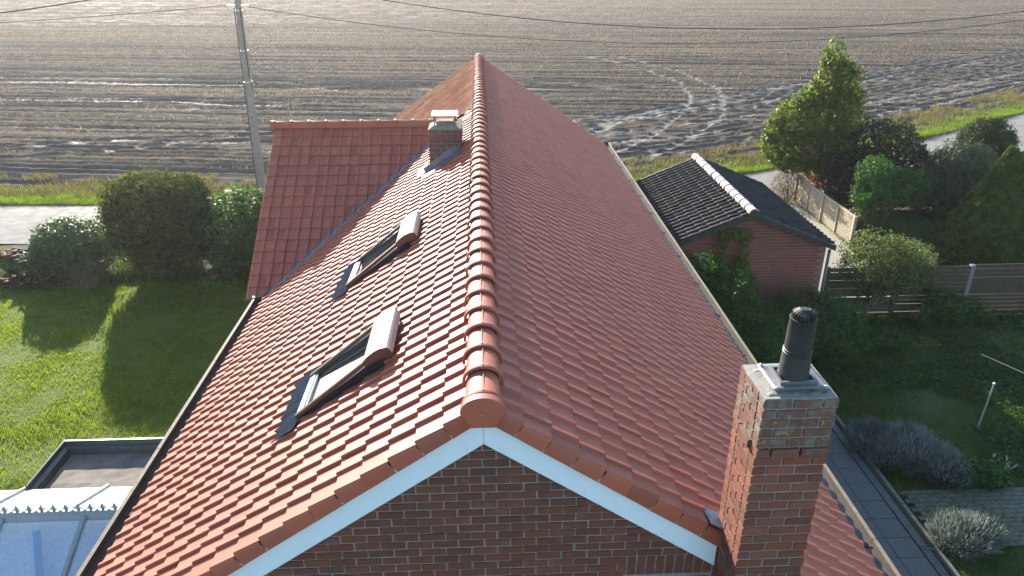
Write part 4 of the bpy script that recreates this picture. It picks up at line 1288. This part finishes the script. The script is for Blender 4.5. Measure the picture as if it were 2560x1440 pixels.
    MB().prism([(XR-.10, ZR-.05), (XR-.11, ZR+.03), (XR, ZR+.095), (XR+.11, ZR+.03), (XR+.10, ZR-.05)], 'y', YA-.06, YA-.035).build('ridge_end', M['black_plastic'], deck)
    # down pipe at the corner
    MB().tube([(XR+1.93, YA+.10, 2.1), (XR+1.93, YA+.10, .05)], .035, 10).build('down_pipe', M['galv_post'], root, 40)
build_garage()

# ------------------------------------------------------------------ fences
def build_lit_fence():
    root = thing('panel_fence', 'sunlit pale board fence with square posts beside the garage', 'fence', (11.36, 18.5, 0))
    x = 11.36; ys = [16.28, 18.48, 20.68]; top = .95
    for i, y in enumerate(ys):
        MB().box(x-.06, x+.03, y-.045, y+.045, -.1, top+.02).build('post', M['wood_dry'], root, None, .004)
    for a, b in zip(ys[:-1], ys[1:]):
        n = 12; h = (top-.05)/n
        for k in range(n):
            z = .04+k*h
            MB().hexa([(x-.012, a+.047, z), (x+.006, a+.047, z), (x+.006, b-.047, z), (x-.012, b-.047, z), (x-.022, a+.047, z+h-.018), (x-.004, a+.047, z+h-.018), (x-.004, b-.047, z+h-.018), (x-.022, b-.047, z+h-.018)]).build('slat', M['wood_dry'], root)
        m = (a+b)/2
        MB().box(x-.052, x-.024, m-.03, m+.03, .02, top-.03).build('batten', M['wood_dry'], root)
        MB().box(x-.05, x+.02, a+.047, b-.047, top-.008, top+.018).build('top_rail', M['wood_dry'], root)
build_lit_fence()
def build_short_fence():
    root = thing('panel_fence', 'short sunlit board fence piece between the shrub and the yew', 'fence', (12.75, 14.8, 0))
    x = 12.75; y0, y1 = 14.2, 15.4; top = .55
    for y in (y0, y1): MB().box(x-.05, x+.03, y-.045, y+.045, -.1, top+.02).build('post', M['wood_dry'], root)
    n = 6; h = (top-.05)/n
    for k in range(n):
        z = .04+k*h; MB().box(x-.014, x+.006, y0+.047, y1-.047, z, z+h-.014).build('slat', M['wood_dry'], root)
build_short_fence()
def build_dark_fence():
    root = thing('slat_fence', 'shaded horizontal slat fence with grey concrete post across the garden', 'fence', (11.2, 11.6, 0))
    y = 11.6; xs = [8.35, 10.15, 11.93, 13.72, 15.5]; tops = [1.33, 1.33, 1.36, 1.36]
    r = np.random.default_rng(3)
    for i, x in enumerate(xs):
        MB().box(x-.055, x+.055, y-.06, y+.05, -.1, 1.37).build('post', M['galv_post'] if i == 2 else M['wood_dark'], root, None, .004)
    for (a, b), top in zip(zip(xs[:-1], xs[1:]), tops):
        n = 12; h = top/n
        for k in range(n):
            z = .02+k*h
            MB().box(a+.058, b-.058, y-.012+.008*(k % 2), y+.006+.008*(k % 2), z+r.normal()*.003, z+h-.005-abs(r.normal())*.007).build('slat', M['wood_dark'], root)
        MB().box((a+b)/2-.03, (a+b)/2+.03, y+.016, y+.04, .05, top-.05).build('batten', M['wood_dark'], root)
build_dark_fence()

# ------------------------------------------------------------------ path, drain, kerb, paved patch
def build_path():
    bed = MB().box(4.0, 6.63, -.5, 8.6, -.06, .012).build('path', M['soil'], None); tag(bed, kind='structure')
    d = .415; r = np.random.default_rng(8)
    base = MB().box(0, d-.008, 0, d-.008, 0, .04); me = pyd(base.v, base.f, 'slab')
    bm = bmesh.new(); bm.from_mesh(me); bmesh.ops.bevel(bm, geom=bm.edges[:], offset=.004, segments=1, affect='EDGES'); bmesh.ops.recalc_face_normals(bm, faces=bm.faces[:]); bm.to_mesh(me); bm.free()
    me.materials.append(M['slab'])
    for i in range(6):
        for j in range(20):
            m = Matrix.Translation((6.60-(i+1)*d, .0+j*d, .014+r.normal()*.002)) @ Matrix.Rotation(r.normal()*.004, 4, 'X') @ Matrix.Rotation(r.normal()*.004, 4, 'Y')
            inst('slab', me, m, bed)
    g = thing('drain_channel', 'narrow slotted drain grating along the slab path', 'drain', (6.68, 4.5, 0))
    MB().box(6.625, 6.77, 1.4, 7.6, -.05, .018).build('channel', M['dark_iron'], g)
    y = 1.42
    bar = MB().box(6.635, 6.76, -.009, .009, .022, .036); me = pyd(bar.v, bar.f, 'bar'); me.materials.append(M['galv_post'])
    n = 0
    while y < 7.5:
        if n < 290:
            o = bpy.data.objects.new('grate_bar', me); COL.objects.link(o); o.parent = g; o.matrix_parent_inverse = g.matrix_world.inverted(); o.location = (0, y, 0); n += 1
        y += .034 if int(y/.5) % 7 else .036
    k = thing('kerb', 'low mossy concrete kerb between the drain and the garden', 'kerb', (6.86, 4.5, 0))
    for i in range(7): MB().box(6.83, 6.89, 1.2+i*.92, 1.2+i*.92+.905, -.05, .075).build('kerb_stone', M['kerb'], k, None, .006)
    pb = MB().box(7.0, 9.6, 3.9, 5.2, -.05, .035).build('paved_patch', M['soil'], None); tag(pb, kind='structure')
    b = MB().box(0, .19, 0, .09, 0, .03); me2 = pyd(b.v, b.f, 'paver'); me2.materials.append(M['paver'])
    for i in range(13):
        for j in range(13):
            inst('paver', me2, Matrix.Translation((7.0+i*.2+(j % 2)*.1-.05, 3.9+j*.1, .022+r.normal()*.003)), pb)
build_path()

# ------------------------------------------------------------------ pole and cables
def build_pole():
    root = thing('utility_pole', 'tall tapering concrete utility pole beyond the lane', 'utility pole', (-8.19, 22.3, 0))
    mb = MB(); V = []; F = []
    H = 9.2; N = 10
    for i in range(N+1):
        z = -.2+H*i/N; f = i/N; w = .15*(1-f)+.075*f; d = .12*(1-f)+.065*f; cx = -8.19+.022*max(z, 0); cy = 22.3
        for sx, sy in ((-1, -.7), (-.7, -1), (.7, -1), (1, -.7), (1, .7), (.7, 1), (-.7, 1), (-1, .7)): V.append((cx+sx*w, cy+sy*d, z))
    for i in range(N):
        for k in range(8): a, b = i*8+k, i*8+(k+1) % 8; F.append((a, b, b+8, a+8))
    F.append(tuple(N*8+k for k in range(8)))
    MB().add(V, F).build('shaft', M['pole'], root)
    px = lambda z: -8.19+.022*z
    MB().tube([(px(z)-.10-.03*(1-z/7), 22.15, z) for z in np.linspace(.2, 6.6, 14)], .017, 6).build('riser_cable', M['cable'], root)
    MB().tube([(px(z)+.10-(.02 if z > 5 else 0), 22.17, z) for z in np.linspace(4.3, 6.6, 8)], .015, 6).build('riser_cable', M['cable'], root)
    for s in (-1, 1):
        c = Vector((px(4.1)+s*.22, 22.2, 4.05))
        MB().tube([c+Vector((.12*math.cos(a)*.8, 0, .16*math.sin(a))) for a in np.linspace(0, 2*math.pi*.8, 14)], .012, 5).build('cable_loop', M['cable'], root)
    for z in (6.5, 5.2, 4.15):
        mb = MB(); w = .15*(1-z/9)+.075*z/9+.012
        mb.box(px(z)-w, px(z)+w, 22.3-w, 22.3+w, z-.02, z+.02); mb.build('band', M['steel'], root)
    for s in (-1, 1): MB().bar((px(6.65)+s*.08, 22.25, 6.66), (px(6.65)+s*.36, 22.25, 6.67), .03, .03).build('anchor', M['steel'], root)
    MB().bar((px(7.7)-.25, 22.25, 7.7), (px(7.7)+.25, 22.25, 7.7), .05, .05).build('anchor', M['steel'], root)
build_pole()
def cable(label, pts, rad):
    o = MB().tube(pts, rad, 6).build('overhead_cable', M['cable'], None, 60)
    tag(o, label, 'cable', 'overhead cables')
X = np.linspace(-7.75, 23.5, 40)
cable('lower overhead cable sagging rightward from the utility pole', [(x, 22.3, 5.33+1.32*((x-7.8)/15.75)**2) for x in X], .011)
X = np.linspace(-7.9, 28, 40)
cable('upper thick overhead cable crossing the field right of the pole', [(x, 22.3, 5.79+.0060*(x-9.8)**2) for x in X], .015)
X = np.linspace(-40, -8.35, 40)
cable('thin overhead cable running left from the pole anchor', [(x, 22.3, 6.67-.083*(-8.35-x)+.0022*(-8.35-x)**2) for x in X], .009)
X = np.linspace(-40, -8.2, 40)
cable('thick overhead cable in the upper left corner of the picture', [(x, 22.3, 7.70-.21*(-8.2-x)+.0065*(-8.2-x)**2) for x in X], .020)

# ------------------------------------------------------------------ left garden: shrubs
r = np.random.default_rng(100)
plant('clipped_shrub', 'large boxy dark olive shrub, tallest beside the lane', 'shrub', (-8.92, 15.25, 0),
      [(0, 0, 1.62, 1.40, 1.15, 1.2), (.1, 0, .8, .95, .9, .8), (.5, .1, 1.9, .85, .9, .85), (-.55, .1, 1.75, .8, .9, .95)], 38000, .092, M['leaf_big'], r, shell=.6, sq=3.0, bump=.07, asp=.5, stems=8, stem_r=.03)
plant('laurel_bush', 'glossy green laurel partly hidden behind the wing roof', 'shrub', (-6.55, 15.2, 0),
      [(0, 0, 1.3, 1.15, 1.0, 1.1), (.3, 0, .8, 1.2, 1.0, .75), (-.4, .1, .9, .9, .9, .8), (.7, .2, 1.6, .8, .8, .75)], 16000, .14, M['leaf_laurel'], r, shell=.65, sq=2.4, bump=.07, asp=.38, stems=6, stem_r=.025)
plant('rounded_shrub', 'small rounded grey-green shrub, lowest of the row along the lane', 'shrub', (-11.5, 15.2, 0),
      [(0, 0, .95, .92, .85, .68), (.25, .0, .6, .8, .8, .55), (-.35, 0, .7, .7, .7, .6)], 16000, .085, M['leaf_small'], r, sq=2.3, bump=.07, asp=.55, stems=6)
# dried grass clump in front of the small shrub
def tuft(name, label, cat, base, n, h, w, lean, mat, r, rad=.2, group=None):
    root = thing(name, label, cat, base, group)
    P = np.array(base)+np.c_[r.normal(size=(n, 2))*rad, np.zeros(n)]
    hh = h*r.uniform(.5, 1.1, n)
    b = r.uniform(0, 2*np.pi, n); l = r.random(n)*lean
    V = []
    d = np.c_[np.cos(b), np.sin(b), np.zeros(n)]; sdir = np.c_[-np.sin(b), np.cos(b), np.zeros(n)]
    prev = None; S = 4; pts = []
    for k in range(S+1):
        f = k/S; c = P+d*(l*f**1.6*h)[:, None]+np.c_[np.zeros((n, 2)), hh*(f-.35*l*f*f)]
        pts.append((c-sdir*w*(1-f*.92)/2, c+sdir*w*(1-f*.92)/2))
    for k in range(S): V.append(np.stack([pts[k][0], pts[k][1], pts[k+1][1], pts[k+1][0]], 1))
    obj('foliage', arr_mesh(np.concatenate(V).reshape(-1, 3), 4), mat, root)
    return root
tuft('dry_grass_clump', 'bleached dry grass clump in front of the small rounded shrub', 'grass clump', (-10.85, 14.5, 0), 500, .95, .008, .8, M['dry_grass'], r, .22)
tuft('strap_plant', 'green strap-leaved plant at the foot of the large shrub', 'plant', (-10.35, 14.8, 0), 90, .35, .03, .7, M['leaf_small'], r, .2)
plant('garden_plant', 'low variegated plant between the small and the large shrub', 'plant', (-10.1, 15.3, 0), [(0, 0, .2, .35, .3, .2), (.3, -.2, .14, .3, .25, .15)], 1200, .07, M['leaf_var'], r, stems=3, stem_r=.01)
plant('garden_plant', 'yellowish plant in the gap between large shrub and laurel', 'plant', (-7.75, 15.6, 0), [(0, 0, .42, .25, .25, .35)], 900, .07, M['grass_verge'], r, stems=3, stem_r=.01)
for i, (x, y, s_, lab) in enumerate([(-12.55, 15.1, .6, 'green sedum plant with dark red heads next to the small shrub'), (-13.35, 15.5, .5, 'green sedum plant at the left picture edge by the lane')]):
    root = plant('sedum', lab, 'plant', (x, y, 0), [(0, 0, .32*s_/.5, s_*.75, s_*.7, .30*s_/.5)], 1800, .09, M['leaf_small'], r, stems=4, stem_r=.012)
    for k in range(26):
        a, q = r.uniform(0, 6.28), s_*.8*math.sqrt(r.random()); c = (x+q*math.cos(a), y+q*math.sin(a), .55*s_/.5+r.normal()*.06)
        MB().lathe(c, [(.02, -.05), (.075, 0), (.07, .025), (.03, .04)], 7).build('flower_head', M['sedum'], root)
root = plant('sedum', 'dark red sedum bed spreading in front of the lawn edge', 'plant', (-12.7, 14.45, 0), [(0, 0, .12, 1.6, .35, .16)], 1500, .07, M['leaf_dark'], r, stems=4, stem_r=.01)
for k in range(70):
    c = (-12.7+r.uniform(-1.7, 1.6), 14.45+r.normal()*.16, .24+r.normal()*.05); MB().lathe(c, [(.02, -.05), (.07, 0), (.06, .025), (.02, .035)], 7).build('flower_head', M['sedum'], root)

# ------------------------------------------------------------------ right garden: trees, shrubs
def limb_tree(name, label, base, trunk_h, r0, lobes, n, size, mat, r, lean=(0, 0), asp=.5, shell=.55, bump=.2, cat='tree', zmin=.3, gap=.6):
    root = thing(name, label, cat, base)
    b = np.array(base, float)
    top = b+np.array([lean[0], lean[1], trunk_h])
    mb = MB(); mid = (b+top)/2+r.normal(size=3)*.05
    mb.tube([b-np.array([0, 0, .1]), mid, top], [r0, r0*.8, r0*.6], 8)
    mb.build('trunk', M['trunk'], root, 60)
    mb = MB()
    for l in lobes:
        e = b+np.array(l[:3]); 
        for k in range(3):
            q = e+r.normal(size=3)*np.array(l[3:])*.45; m = (top+q)/2+r.normal(size=3)*.12
            mb.tube([top-np.array([0, 0, .15*k]), m, q], [r0*.5, r0*.3, r0*.08], 5)
    mb.build('limb', M['trunk'], root, 60)
    P, N = lobes_points(lobes, n, r, shell, 2.0, bump, zmin, gap, 5.0)
    obj('crown', arr_mesh(leaves(P+b, N, size, r, asp, .9, .35), 4), mat, root)
    return root
r = np.random.default_rng(101)
limb_tree('deciduous_tree', 'tall sunlit green tree with two-humped crown beside the lane', (12.75, 20.9, 0), 1.2, .11,
    [(-.75, 0, 4.85, .40, .42, .72), (-.55, 0, 4.2, .62, .6, .85), (-.1, 0, 3.9, .55, .6, .8), (-.35, 0, 3.2, .95, .85, .95), (-1.5, 0, 2.95, .85, .8, .75), (-2.25, 0, 2.45, .52, .55, .6), (-1.1, 0, 3.7, .6, .6, .6), (.1, .1, 2.7, .62, .6, .75), (-1.95, .0, 1.65, .52, .5, .52), (-2.05, 0, 2.95, .55, .55, .5), (-2.4, 0, 2.05, .45, .5, .55), (-1.55, 0, 1.5, .6, .55, .5), (-1.3, 0, 3.5, .55, .5, .5), (-1.0, .1, 2.1, .95, .8, .7), (-.15, -.1, 1.8, .7, .7, .8), (-.6, 0, 1.2, .6, .6, .5)], 24000, .12, M['leaf_tree'], r, (-.25, 0), .55, .5, .22)
plant('ivy_bush', 'pale flecked ivy mass under the tall tree behind the fence', 'shrub', (12.45, 19.7, 0), [(0, 0, .75, .85, .7, .8), (.5, .2, 1.2, .7, .6, .7), (-.2, 0, 1.5, .5, .5, .5)], 6000, .085, M['leaf_dark'], r, bump=.15, asp=.7)
plant('dark_shrub', 'big dark leathery shrub right of the tall tree', 'shrub', (14.0, 20.3, 0), [(0, 0, 1.75, 1.35, 1.1, 1.3), (-.7, -.2, 1.2, .9, .9, 1.0), (.8, -.1, 1.3, .9, .9, 1.0), (.2, -.5, .7, 1.3, .8, .7)], 13000, .14, M['leaf_dark'], r, bump=.13, asp=.45)
plant('feathery_shrub', 'loose grey-green feathery shrub behind the yew', 'shrub', (16.4, 19.4, 0), [(0, 0, 1.25, 1.4, 1.1, 1.1), (-.9, -.4, .9, 1.2, .9, .85), (.7, -.3, .8, 1.2, .9, .75)], 26000, .13, M['leaf_grey'], r, shell=.5, bump=.16, asp=.3)
plant('clipped_cone', 'rounded dense clipped evergreen at the far right near the lane', 'shrub', (19.25, 22.5, 0), [(0, 0, 1.2, 1.05, 1.0, 1.3), (0, 0, .7, 1.15, 1.1, .8)], 30000, .10, M['leaf_cone'], r, sq=2.2, bump=.03, asp=.45, shell=.7)
limb_tree('young_tree', 'young bright green tree with thin pale trunk behind the fence', (12.55, 16.9, 0), 1.0, .035,
    [(0, 0, 1.75, .95, .8, .55), (-.55, 0, 2.1, .55, .5, .55), (.55, .1, 1.75, .65, .6, .5), (-.75, -.1, 1.45, .45, .45, .4), (.9, 0, 1.5, .4, .4, .4)], 7500, .10, M['leaf_bright'], r, (.1, 0), .35, .5, .22)
plant('climber', 'yellow-green climber hanging over the fence end', 'climber', (11.75, 16.6, 0), [(0, 0, .85, .4, .35, .42), (.1, -.1, .4, .3, .3, .35)], 1800, .08, M['leaf_var'], r, stems=4, stem_r=.012)
plant('red_shrub', 'small red-leaved shrub at the far end of the fence', 'shrub', (12.35, 21.3, 0), [(0, 0, .65, .55, .5, .5)], 1600, .09, M['leaf_red'], r, bump=.25, stems=6, stem_r=.012)
plant('brown_hedge', 'brownish clipped hedge clump between garage and fence end', 'shrub', (11.0, 20.5, 0), [(0, 0, .55, .62, .6, .6)], 4500, .05, M['leaf_brown'], r, sq=2.4, bump=.06)
# conical yew
def yew():
    root = thing('yew_cone', 'large leaning cone-shaped yew at the right picture edge', 'yew', (15.15, 15.1, 0))
    rr = np.random.default_rng(77); n = 46000
    z = 3.35*(1-np.sqrt(rr.random(n))); a = rr.uniform(0, 2*np.pi, n)
    R = 2.05*np.clip(1-z/3.42, 0, 1)**1.05+.04
    f = np.where(rr.random(n) < .8, rr.uniform(.9, 1.04, n), rr.uniform(.4, .95, n))
    f *= 1+.035*np.sin(a*7+z*5)+.025*np.sin(a*17-z*11)
    sx = -.55*(z/3.35)+.0
    P = np.stack([15.15+sx+.15+R*f*np.cos(a), 15.1+R*f*np.sin(a)*.8, z+.05], 1)
    N = np.stack([np.cos(a), np.sin(a), np.full(n, .5)], 1)
    obj('foliage', arr_mesh(leaves(P, N, .13, rr, .38, .7, -.4), 4), M['leaf_yew'], root)
    MB().tube([(15.15, 15.1, -.1), (14.9, 15.1, 2.6)], [.12, .03], 8).build('stem', M['trunk'], root)
yew()
limb_tree('olive_like_shrub', 'loose sunlit shrub with bare forked stem in front of the dark fence', (9.25, 11.15, 0), .75, .055,
    [(.35, .9, 1.55, .75, .6, .45), (1.0, .9, 1.5, .65, .6, .45), (.2, .5, 1.2, .8, .6, .5), (1.3, .7, 1.1, .6, .5, .4), (.75, .3, 1.05, .7, .5, .45), (.6, 1.2, 1.75, .5, .4, .3), (1.75, 1.3, 1.2, .5, .5, .4)], 14000, .07, M['leaf_var'], r, (.2, .1), .45, .55, .22, 'shrub', .45)
# wisteria / bushes at the foot of the garage
plant('wisteria_bush', 'dark green pinnate-leaved bush between gutter and garage wall', 'shrub', (5.3, 9.7, 0), [(0, 0, 1.15, .75, .7, .95), (-.5, .5, 1.75, .55, .5, .6), (.2, .5, 1.4, .6, .5, .6), (.4, -.7, .85, .7, .6, .75), (.3, -1.5, .7, .6, .6, .65), (-.3, -.9, .8, .5, .6, .7)], 13000, .10, M['leaf_wist'], r, bump=.22, asp=.32, jit=.8, hang=.5)
plant('garden_bush', 'broad dark bush in front of the garage gable', 'shrub', (7.2, 10.05, 0), [(0, 0, .75, 1.0, .6, .75), (.7, .1, .7, .7, .6, .65), (-.6, -.3, .65, .6, .6, .6), (.4, -.5, .5, .8, .6, .5)], 12000, .07, M['leaf_wist'], r, bump=.15, asp=.5)
plant('wall_climber', 'yellow-green climber on the garage gable below the ridge', 'climber', (5.65, 10.82, 0), [(0, .0, 2.55, .42, .10, .16), (-.25, .0, 2.2, .16, .08, .35), (.25, 0, 1.9, .18, .1, .55), (-.45, 0, 1.75, .18, .1, .3), (.1, 0, 1.2, .4, .15, .5)], 1700, .085, M['grass_verge'], r, bump=.3, stems=5, stem_r=.012, stem_top=.5)
tuft('yucca', 'spiky strap-leaved yucca below the slat fence', 'plant', (10.5, 10.95, 0), 42, .75, .055, 1.0, M['yucca'], r, .05)
def spikes(name, label, base, lob, n, h, w, mat, r):
    root = thing(name, label, 'shrub', base)
    P, N = lobes_points(lob, n, r, .75, 2.0, .15, .02); P = P+np.array(base)
    N = N*.7+np.array([0, 0, .8])+rand_dirs(n, r)*.35; N /= np.linalg.norm(N, axis=1, keepdims=True)
    S = np.cross(N, rand_dirs(n, r)); S /= np.linalg.norm(S, axis=1, keepdims=True)+1e-9
    hh = (h*r.uniform(.6, 1.3, n))[:, None]
    V = np.stack([P-S*w/2, P+S*w/2, P+N*hh+S*w*.35, P+N*hh-S*w*.35], 1).reshape(-1, 3)
    obj('foliage', arr_mesh(V, 4), mat, root)
    MB().tube([(base[0], base[1], -.05), (base[0], base[1], .25)], [.03, .01], 6).build('stem', M['trunk'], root)
plant('fence_shrub', 'low dark leafy shrub growing against the slat fence near the yucca', 'shrub', (11.6, 11.15, 0), [(0, 0, .35, .7, .35, .35), (-.5, .1, .5, .4, .25, .4)], 3000, .08, M['leaf_wist'], r, bump=.2, stems=4)
plant('bramble', 'tangled dark bramble beside the broad bush under the forked shrub', 'shrub', (8.4, 10.4, 0), [(0, 0, .3, .6, .5, .3), (.7, -.2, .2, .6, .45, .22)], 3000, .075, M['leaf_wist'], r, bump=.2, stems=4)
spikes('lavender_bush', 'large silvery lavender bush beside the slab path', (7.45, 6.0, 0), [(0, 0, .25, .6, .5, .32), (-.35, .45, .18, .45, .4, .25), (.35, -.25, .2, .5, .42, .26), (.15, .25, .22, .5, .4, .26), (.5, -.55, .14, .35, .3, .2)], 9000, .11, .012, M['lavender'], r)
spikes('lavender_bush', 'smaller silvery lavender bush nearest the bottom right corner', (7.35, 4.05, 0), [(0, 0, .14, .48, .38, .22), (.3, .1, .12, .35, .3, .18)], 3800, .10, .012, M['lavender'], r)
plant('perennial', 'leafy green perennial right of the large lavender', 'plant', (8.25, 5.5, 0), [(0, 0, .18, .5, .35, .2), (.35, -.1, .15, .35, .3, .18)], 1800, .08, M['leaf_wist'], r, stems=3, stem_r=.01)
tuft('pale_plant', 'pale white-green leafy plant at the right picture edge', 'plant', (9.15, 5.75, 0), 14, .22, .06, 1.1, m_leaf("pale_leaf", [(.35, .42, .36), (.50, .56, .50)], .2), r, .14)
# washing line post and wire
root = thing('line_post', 'slim pale metal washing line post standing in rough grass', 'post', (9.4, 6.9, 0))
MB().tube([(9.40, 6.88, -.05), (9.47, 6.9, 1.02)], .015, 10).build('tube', M['steel'], root, 40)
MB().lathe((9.47, 6.9, 1.02), [(.022, -.02), (.024, .012), (.012, .03)], 10).build('cap', M['steel'], root)
MB().lathe((9.4, 6.88, -.05), [(.10, 0), (.09, .09), (.05, .12)], 12).build('footing', M['wood_dark'], root)
tag(MB().tube([(10.0, 8.1, .95), (10.6, 7.0, .93), (11.2, 5.8, .96)], .006, 5).build('washing_line', M['steel'], None), 'thin pale wire stretched above the rough grass at right', 'wire')

# ------------------------------------------------------------------ grass and stubble (uncountable)
r = np.random.default_rng(202)
def scatter(x0, x1, y0, y1, n, fn=None):
    P = np.c_[r.uniform(x0, x1, n), r.uniform(y0, y1, n), np.zeros(n)]
    return P if fn is None else P[fn(P)]
# lawn
P = scatter(-15.5, -3.6, 3.0, 14.6, 230000)
den = vnoise(P[:, 0]*1.3, P[:, 1]*1.3, 61)
P = P[r.random(len(P)) < .45+.7*den]
P = P[~((P[:, 0] > -5.65) & (P[:, 1] < 3.95))]
hh = (.030+.045*vnoise(P[:, 0]*2.1, P[:, 1]*2.1, 62))*r.uniform(.6, 1.4, len(P))
tag(obj('lawn_grass', arr_mesh(blades(P, hh, r.uniform(.008, .016, len(P)), r, .9), 3), M['grass_lawn']), 'short lit lawn grass left of the house', 'grass', kind='stuff')
# lane verges: far side
xs = np.concatenate([r.uniform(-26, 6, 42000), r.uniform(4, 46, 52000)])
q = np.abs(r.normal(size=len(xs)))*.55-.02
q = np.where(r.random(len(xs)) < .75, q, r.uniform(0, 2.3, len(xs)))
sl_ = road_far(xs+.5)-road_far(xs-.5); Ls = np.sqrt(1+sl_*sl_)
P = np.c_[xs-sl_/Ls*q, road_far(xs)+q/Ls, np.full(len(xs), .02)]
hh = (.09+.22*vnoise(P[:, 0]*.8, P[:, 1]*.8, 63)*np.exp(-q))*r.uniform(.5, 1.3, len(P))
tag(obj('verge_grass', arr_mesh(blades(P, hh, r.uniform(.016, .035, len(P)), r, .8), 3), M['grass_verge']), 'bright verge grass along the far side of the lane', 'grass', kind='stuff')
# dry weeds at the field border
xs = np.concatenate([r.uniform(-26, 6, 16000), r.uniform(4, 46, 22000)])
q = r.uniform(.8, 3.6, len(xs)); keep = vnoise(xs*.9, q*1.5, 64) > .42; xs, q = xs[keep], q[keep]
sl_ = road_far(xs+.5)-road_far(xs-.5); Ls = np.sqrt(1+sl_*sl_)
P = np.c_[xs-sl_/Ls*q, road_far(xs)+q/Ls, np.full(len(xs), .02)]
tag(obj('border_weeds', arr_mesh(blades(P, r.uniform(.08, .34, len(P)), r.uniform(.02, .04, len(P)), r, .7), 3), M['weed_dry']), 'brown weeds along the field border', 'weeds', kind='stuff')
# near side of the lane, bed under the shrubs
P = scatter(-16, -5, 14.5, 17.2, 24000)
tag(obj('bed_grass', arr_mesh(blades(P, r.uniform(.04, .16, len(P)), r.uniform(.012, .03, len(P)), r, .8), 3), M['grass_rough']), 'rough grass under the shrubs along the lane', 'grass', kind='stuff')
# rough grass right garden
P = scatter(3.6, 17, 2.5, 19.5, 260000)
inp = (P[:, 0] < 6.95) & (P[:, 1] < 8.7)
inp |= (np.abs(P[:, 0]-6.03) < 1.9) & (P[:, 1] > 10.9) & (P[:, 1] < 15.8)
inp |= (P[:, 0] > 8.2) & (P[:, 0] < 11.2) & (P[:, 1] > 11.7)
den = vnoise(P[:, 0]*.9, P[:, 1]*.9, 65); pav = (P[:, 0] > 7) & (P[:, 0] < 9.6) & (P[:, 1] > 3.9) & (P[:, 1] < 5.2)
P = P[~inp & (r.random(len(P)) < .2+1.1*den) & (~pav | (r.random(len(P)) < .25))]
hh = (.05+.16*vnoise(P[:, 0]*1.7, P[:, 1]*1.7, 66))*r.uniform(.5, 1.3, len(P))
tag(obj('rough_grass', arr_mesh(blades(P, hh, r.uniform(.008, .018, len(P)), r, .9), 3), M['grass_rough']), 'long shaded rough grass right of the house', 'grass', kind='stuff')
P = scatter(6.95, 15, 5.5, 11.5, 26000)
P = P[vnoise(P[:, 0]*.8, P[:, 1]*.8, 67) > .5]; P[:, 2] = r.uniform(.03, .14, len(P))
tag(obj('ground_cover', arr_mesh(leaves(P, np.tile([0, 0, 1.], (len(P), 1)), .07, r, .7, .7), 4), M['leaf_wist']), 'leafy ground cover in the shaded garden', 'ground cover', kind='stuff')
# drive surface right of the garage
tag(MB().box(8.05, 11.3, 11.75, 21.2, -.05, .045).build('driveway', m_noise("drive_gravel", (.20, .18, .14), (.30, .27, .21), 18, .95, .5, 80), None), kind='structure')

# maize stubble
def build_stubble():
    Ps = []
    for lo, hi, st, sp in ((24, 45, .085, .66), (45, 75, .13, .66), (75, 150, .30, .66)):
        S = np.arange(lo, hi, sp)
        for s0 in S:
            half = 14+.75*(s0+6)
            x = np.arange(-half, half, st)+r.uniform(-st, st, int(np.ceil(2*half/st)))[:len(np.arange(-half, half, st))]
            y = s0+ROW_S*x+r.normal(size=len(x))*.05
            Ps.append(np.c_[x, y])
    P = np.concatenate(Ps)
    q = road_dist(P[:, 0], P[:, 1])
    headl = (P[:, 0] > 4) & (q < 14)
    dens = vnoise(P[:, 0]*.05+5, (P[:, 1]-ROW_S*P[:, 0])*.45, 71)*.7+vnoise(P[:, 0]*.5, P[:, 1]*.5, 72)*.45
    rut, rim, wet, pale = track_fields(P[:, 0], P[:, 1])
    keep = (q > 2.4) & (rut < .15) & (r.random(len(P)) < np.clip(dens*2.0-.25, 0.08, 1)) & (~headl | (r.random(len(P)) < .45))
    P = P[keep]
    P = np.c_[P, np.full(len(P), .015)]
    n = len(P); far = np.clip((P[:, 1]-25)/80, 0, 1)
    h = r.uniform(.06, .19, n); w = (.015+.032*far)*r.uniform(.7, 1.4, n)
    a = r.uniform(-.6, .6, n); d = np.stack([np.cos(a), np.sin(a), np.zeros(n)], 1)*w[:, None]/2
    tip = np.stack([r.normal(size=n)*.35*h, r.normal(size=n)*.35*h, h], 1)
    V = np.stack([P-d, P+d, P+tip+d*.8, P+tip-d*.8], 1).reshape(-1, 3)
    # flat-lying straw
    m = r.integers(0, n, 30000); Q = P[m]+np.c_[r.normal(size=(30000, 2))*.25, np.full(30000, .03)]
    a = r.uniform(0, np.pi, 30000); L = r.uniform(.08, .22, 30000)
    e = np.stack([np.cos(a)*L, np.sin(a)*L, r.normal(size=30000)*.02], 1); s_ = np.stack([-np.sin(a), np.cos(a), np.zeros(30000)], 1)*.012
    V2 = np.stack([Q-e-s_, Q+e-s_, Q+e+s_, Q-e+s_], 1).reshape(-1, 3)
    tag(obj('stubble', arr_mesh(np.concatenate([V, V2]), 4), M['straw']), 'rows of pale maize stubble across the field', 'stubble', kind='stuff')
build_stubble()

# ------------------------------------------------------------------ added air volume, imitates the washed-out lens glare: haze
def build_glare_veil():
    m = bpy.data.materials.new("glare_air"); m.use_nodes = True; t = m.node_tree; t.nodes.clear()
    out = t.nodes.new("ShaderNodeOutputMaterial"); v = t.nodes.new("ShaderNodeVolumePrincipled")
    v.inputs['Color'].default_value = (.93, .96, 1, 1); v.inputs['Density'].default_value = GLARE_DENSITY; v.inputs['Anisotropy'].default_value = .55
    t.links.new(v.outputs[0], out.inputs['Volume'])
    o = MB().box(-505, 505, -155, 705, -1.2, 10.2).build('glare_veil', m, None)
    tag(o, kind='stuff')
GLARE_DENSITY = .0004
build_glare_veil()
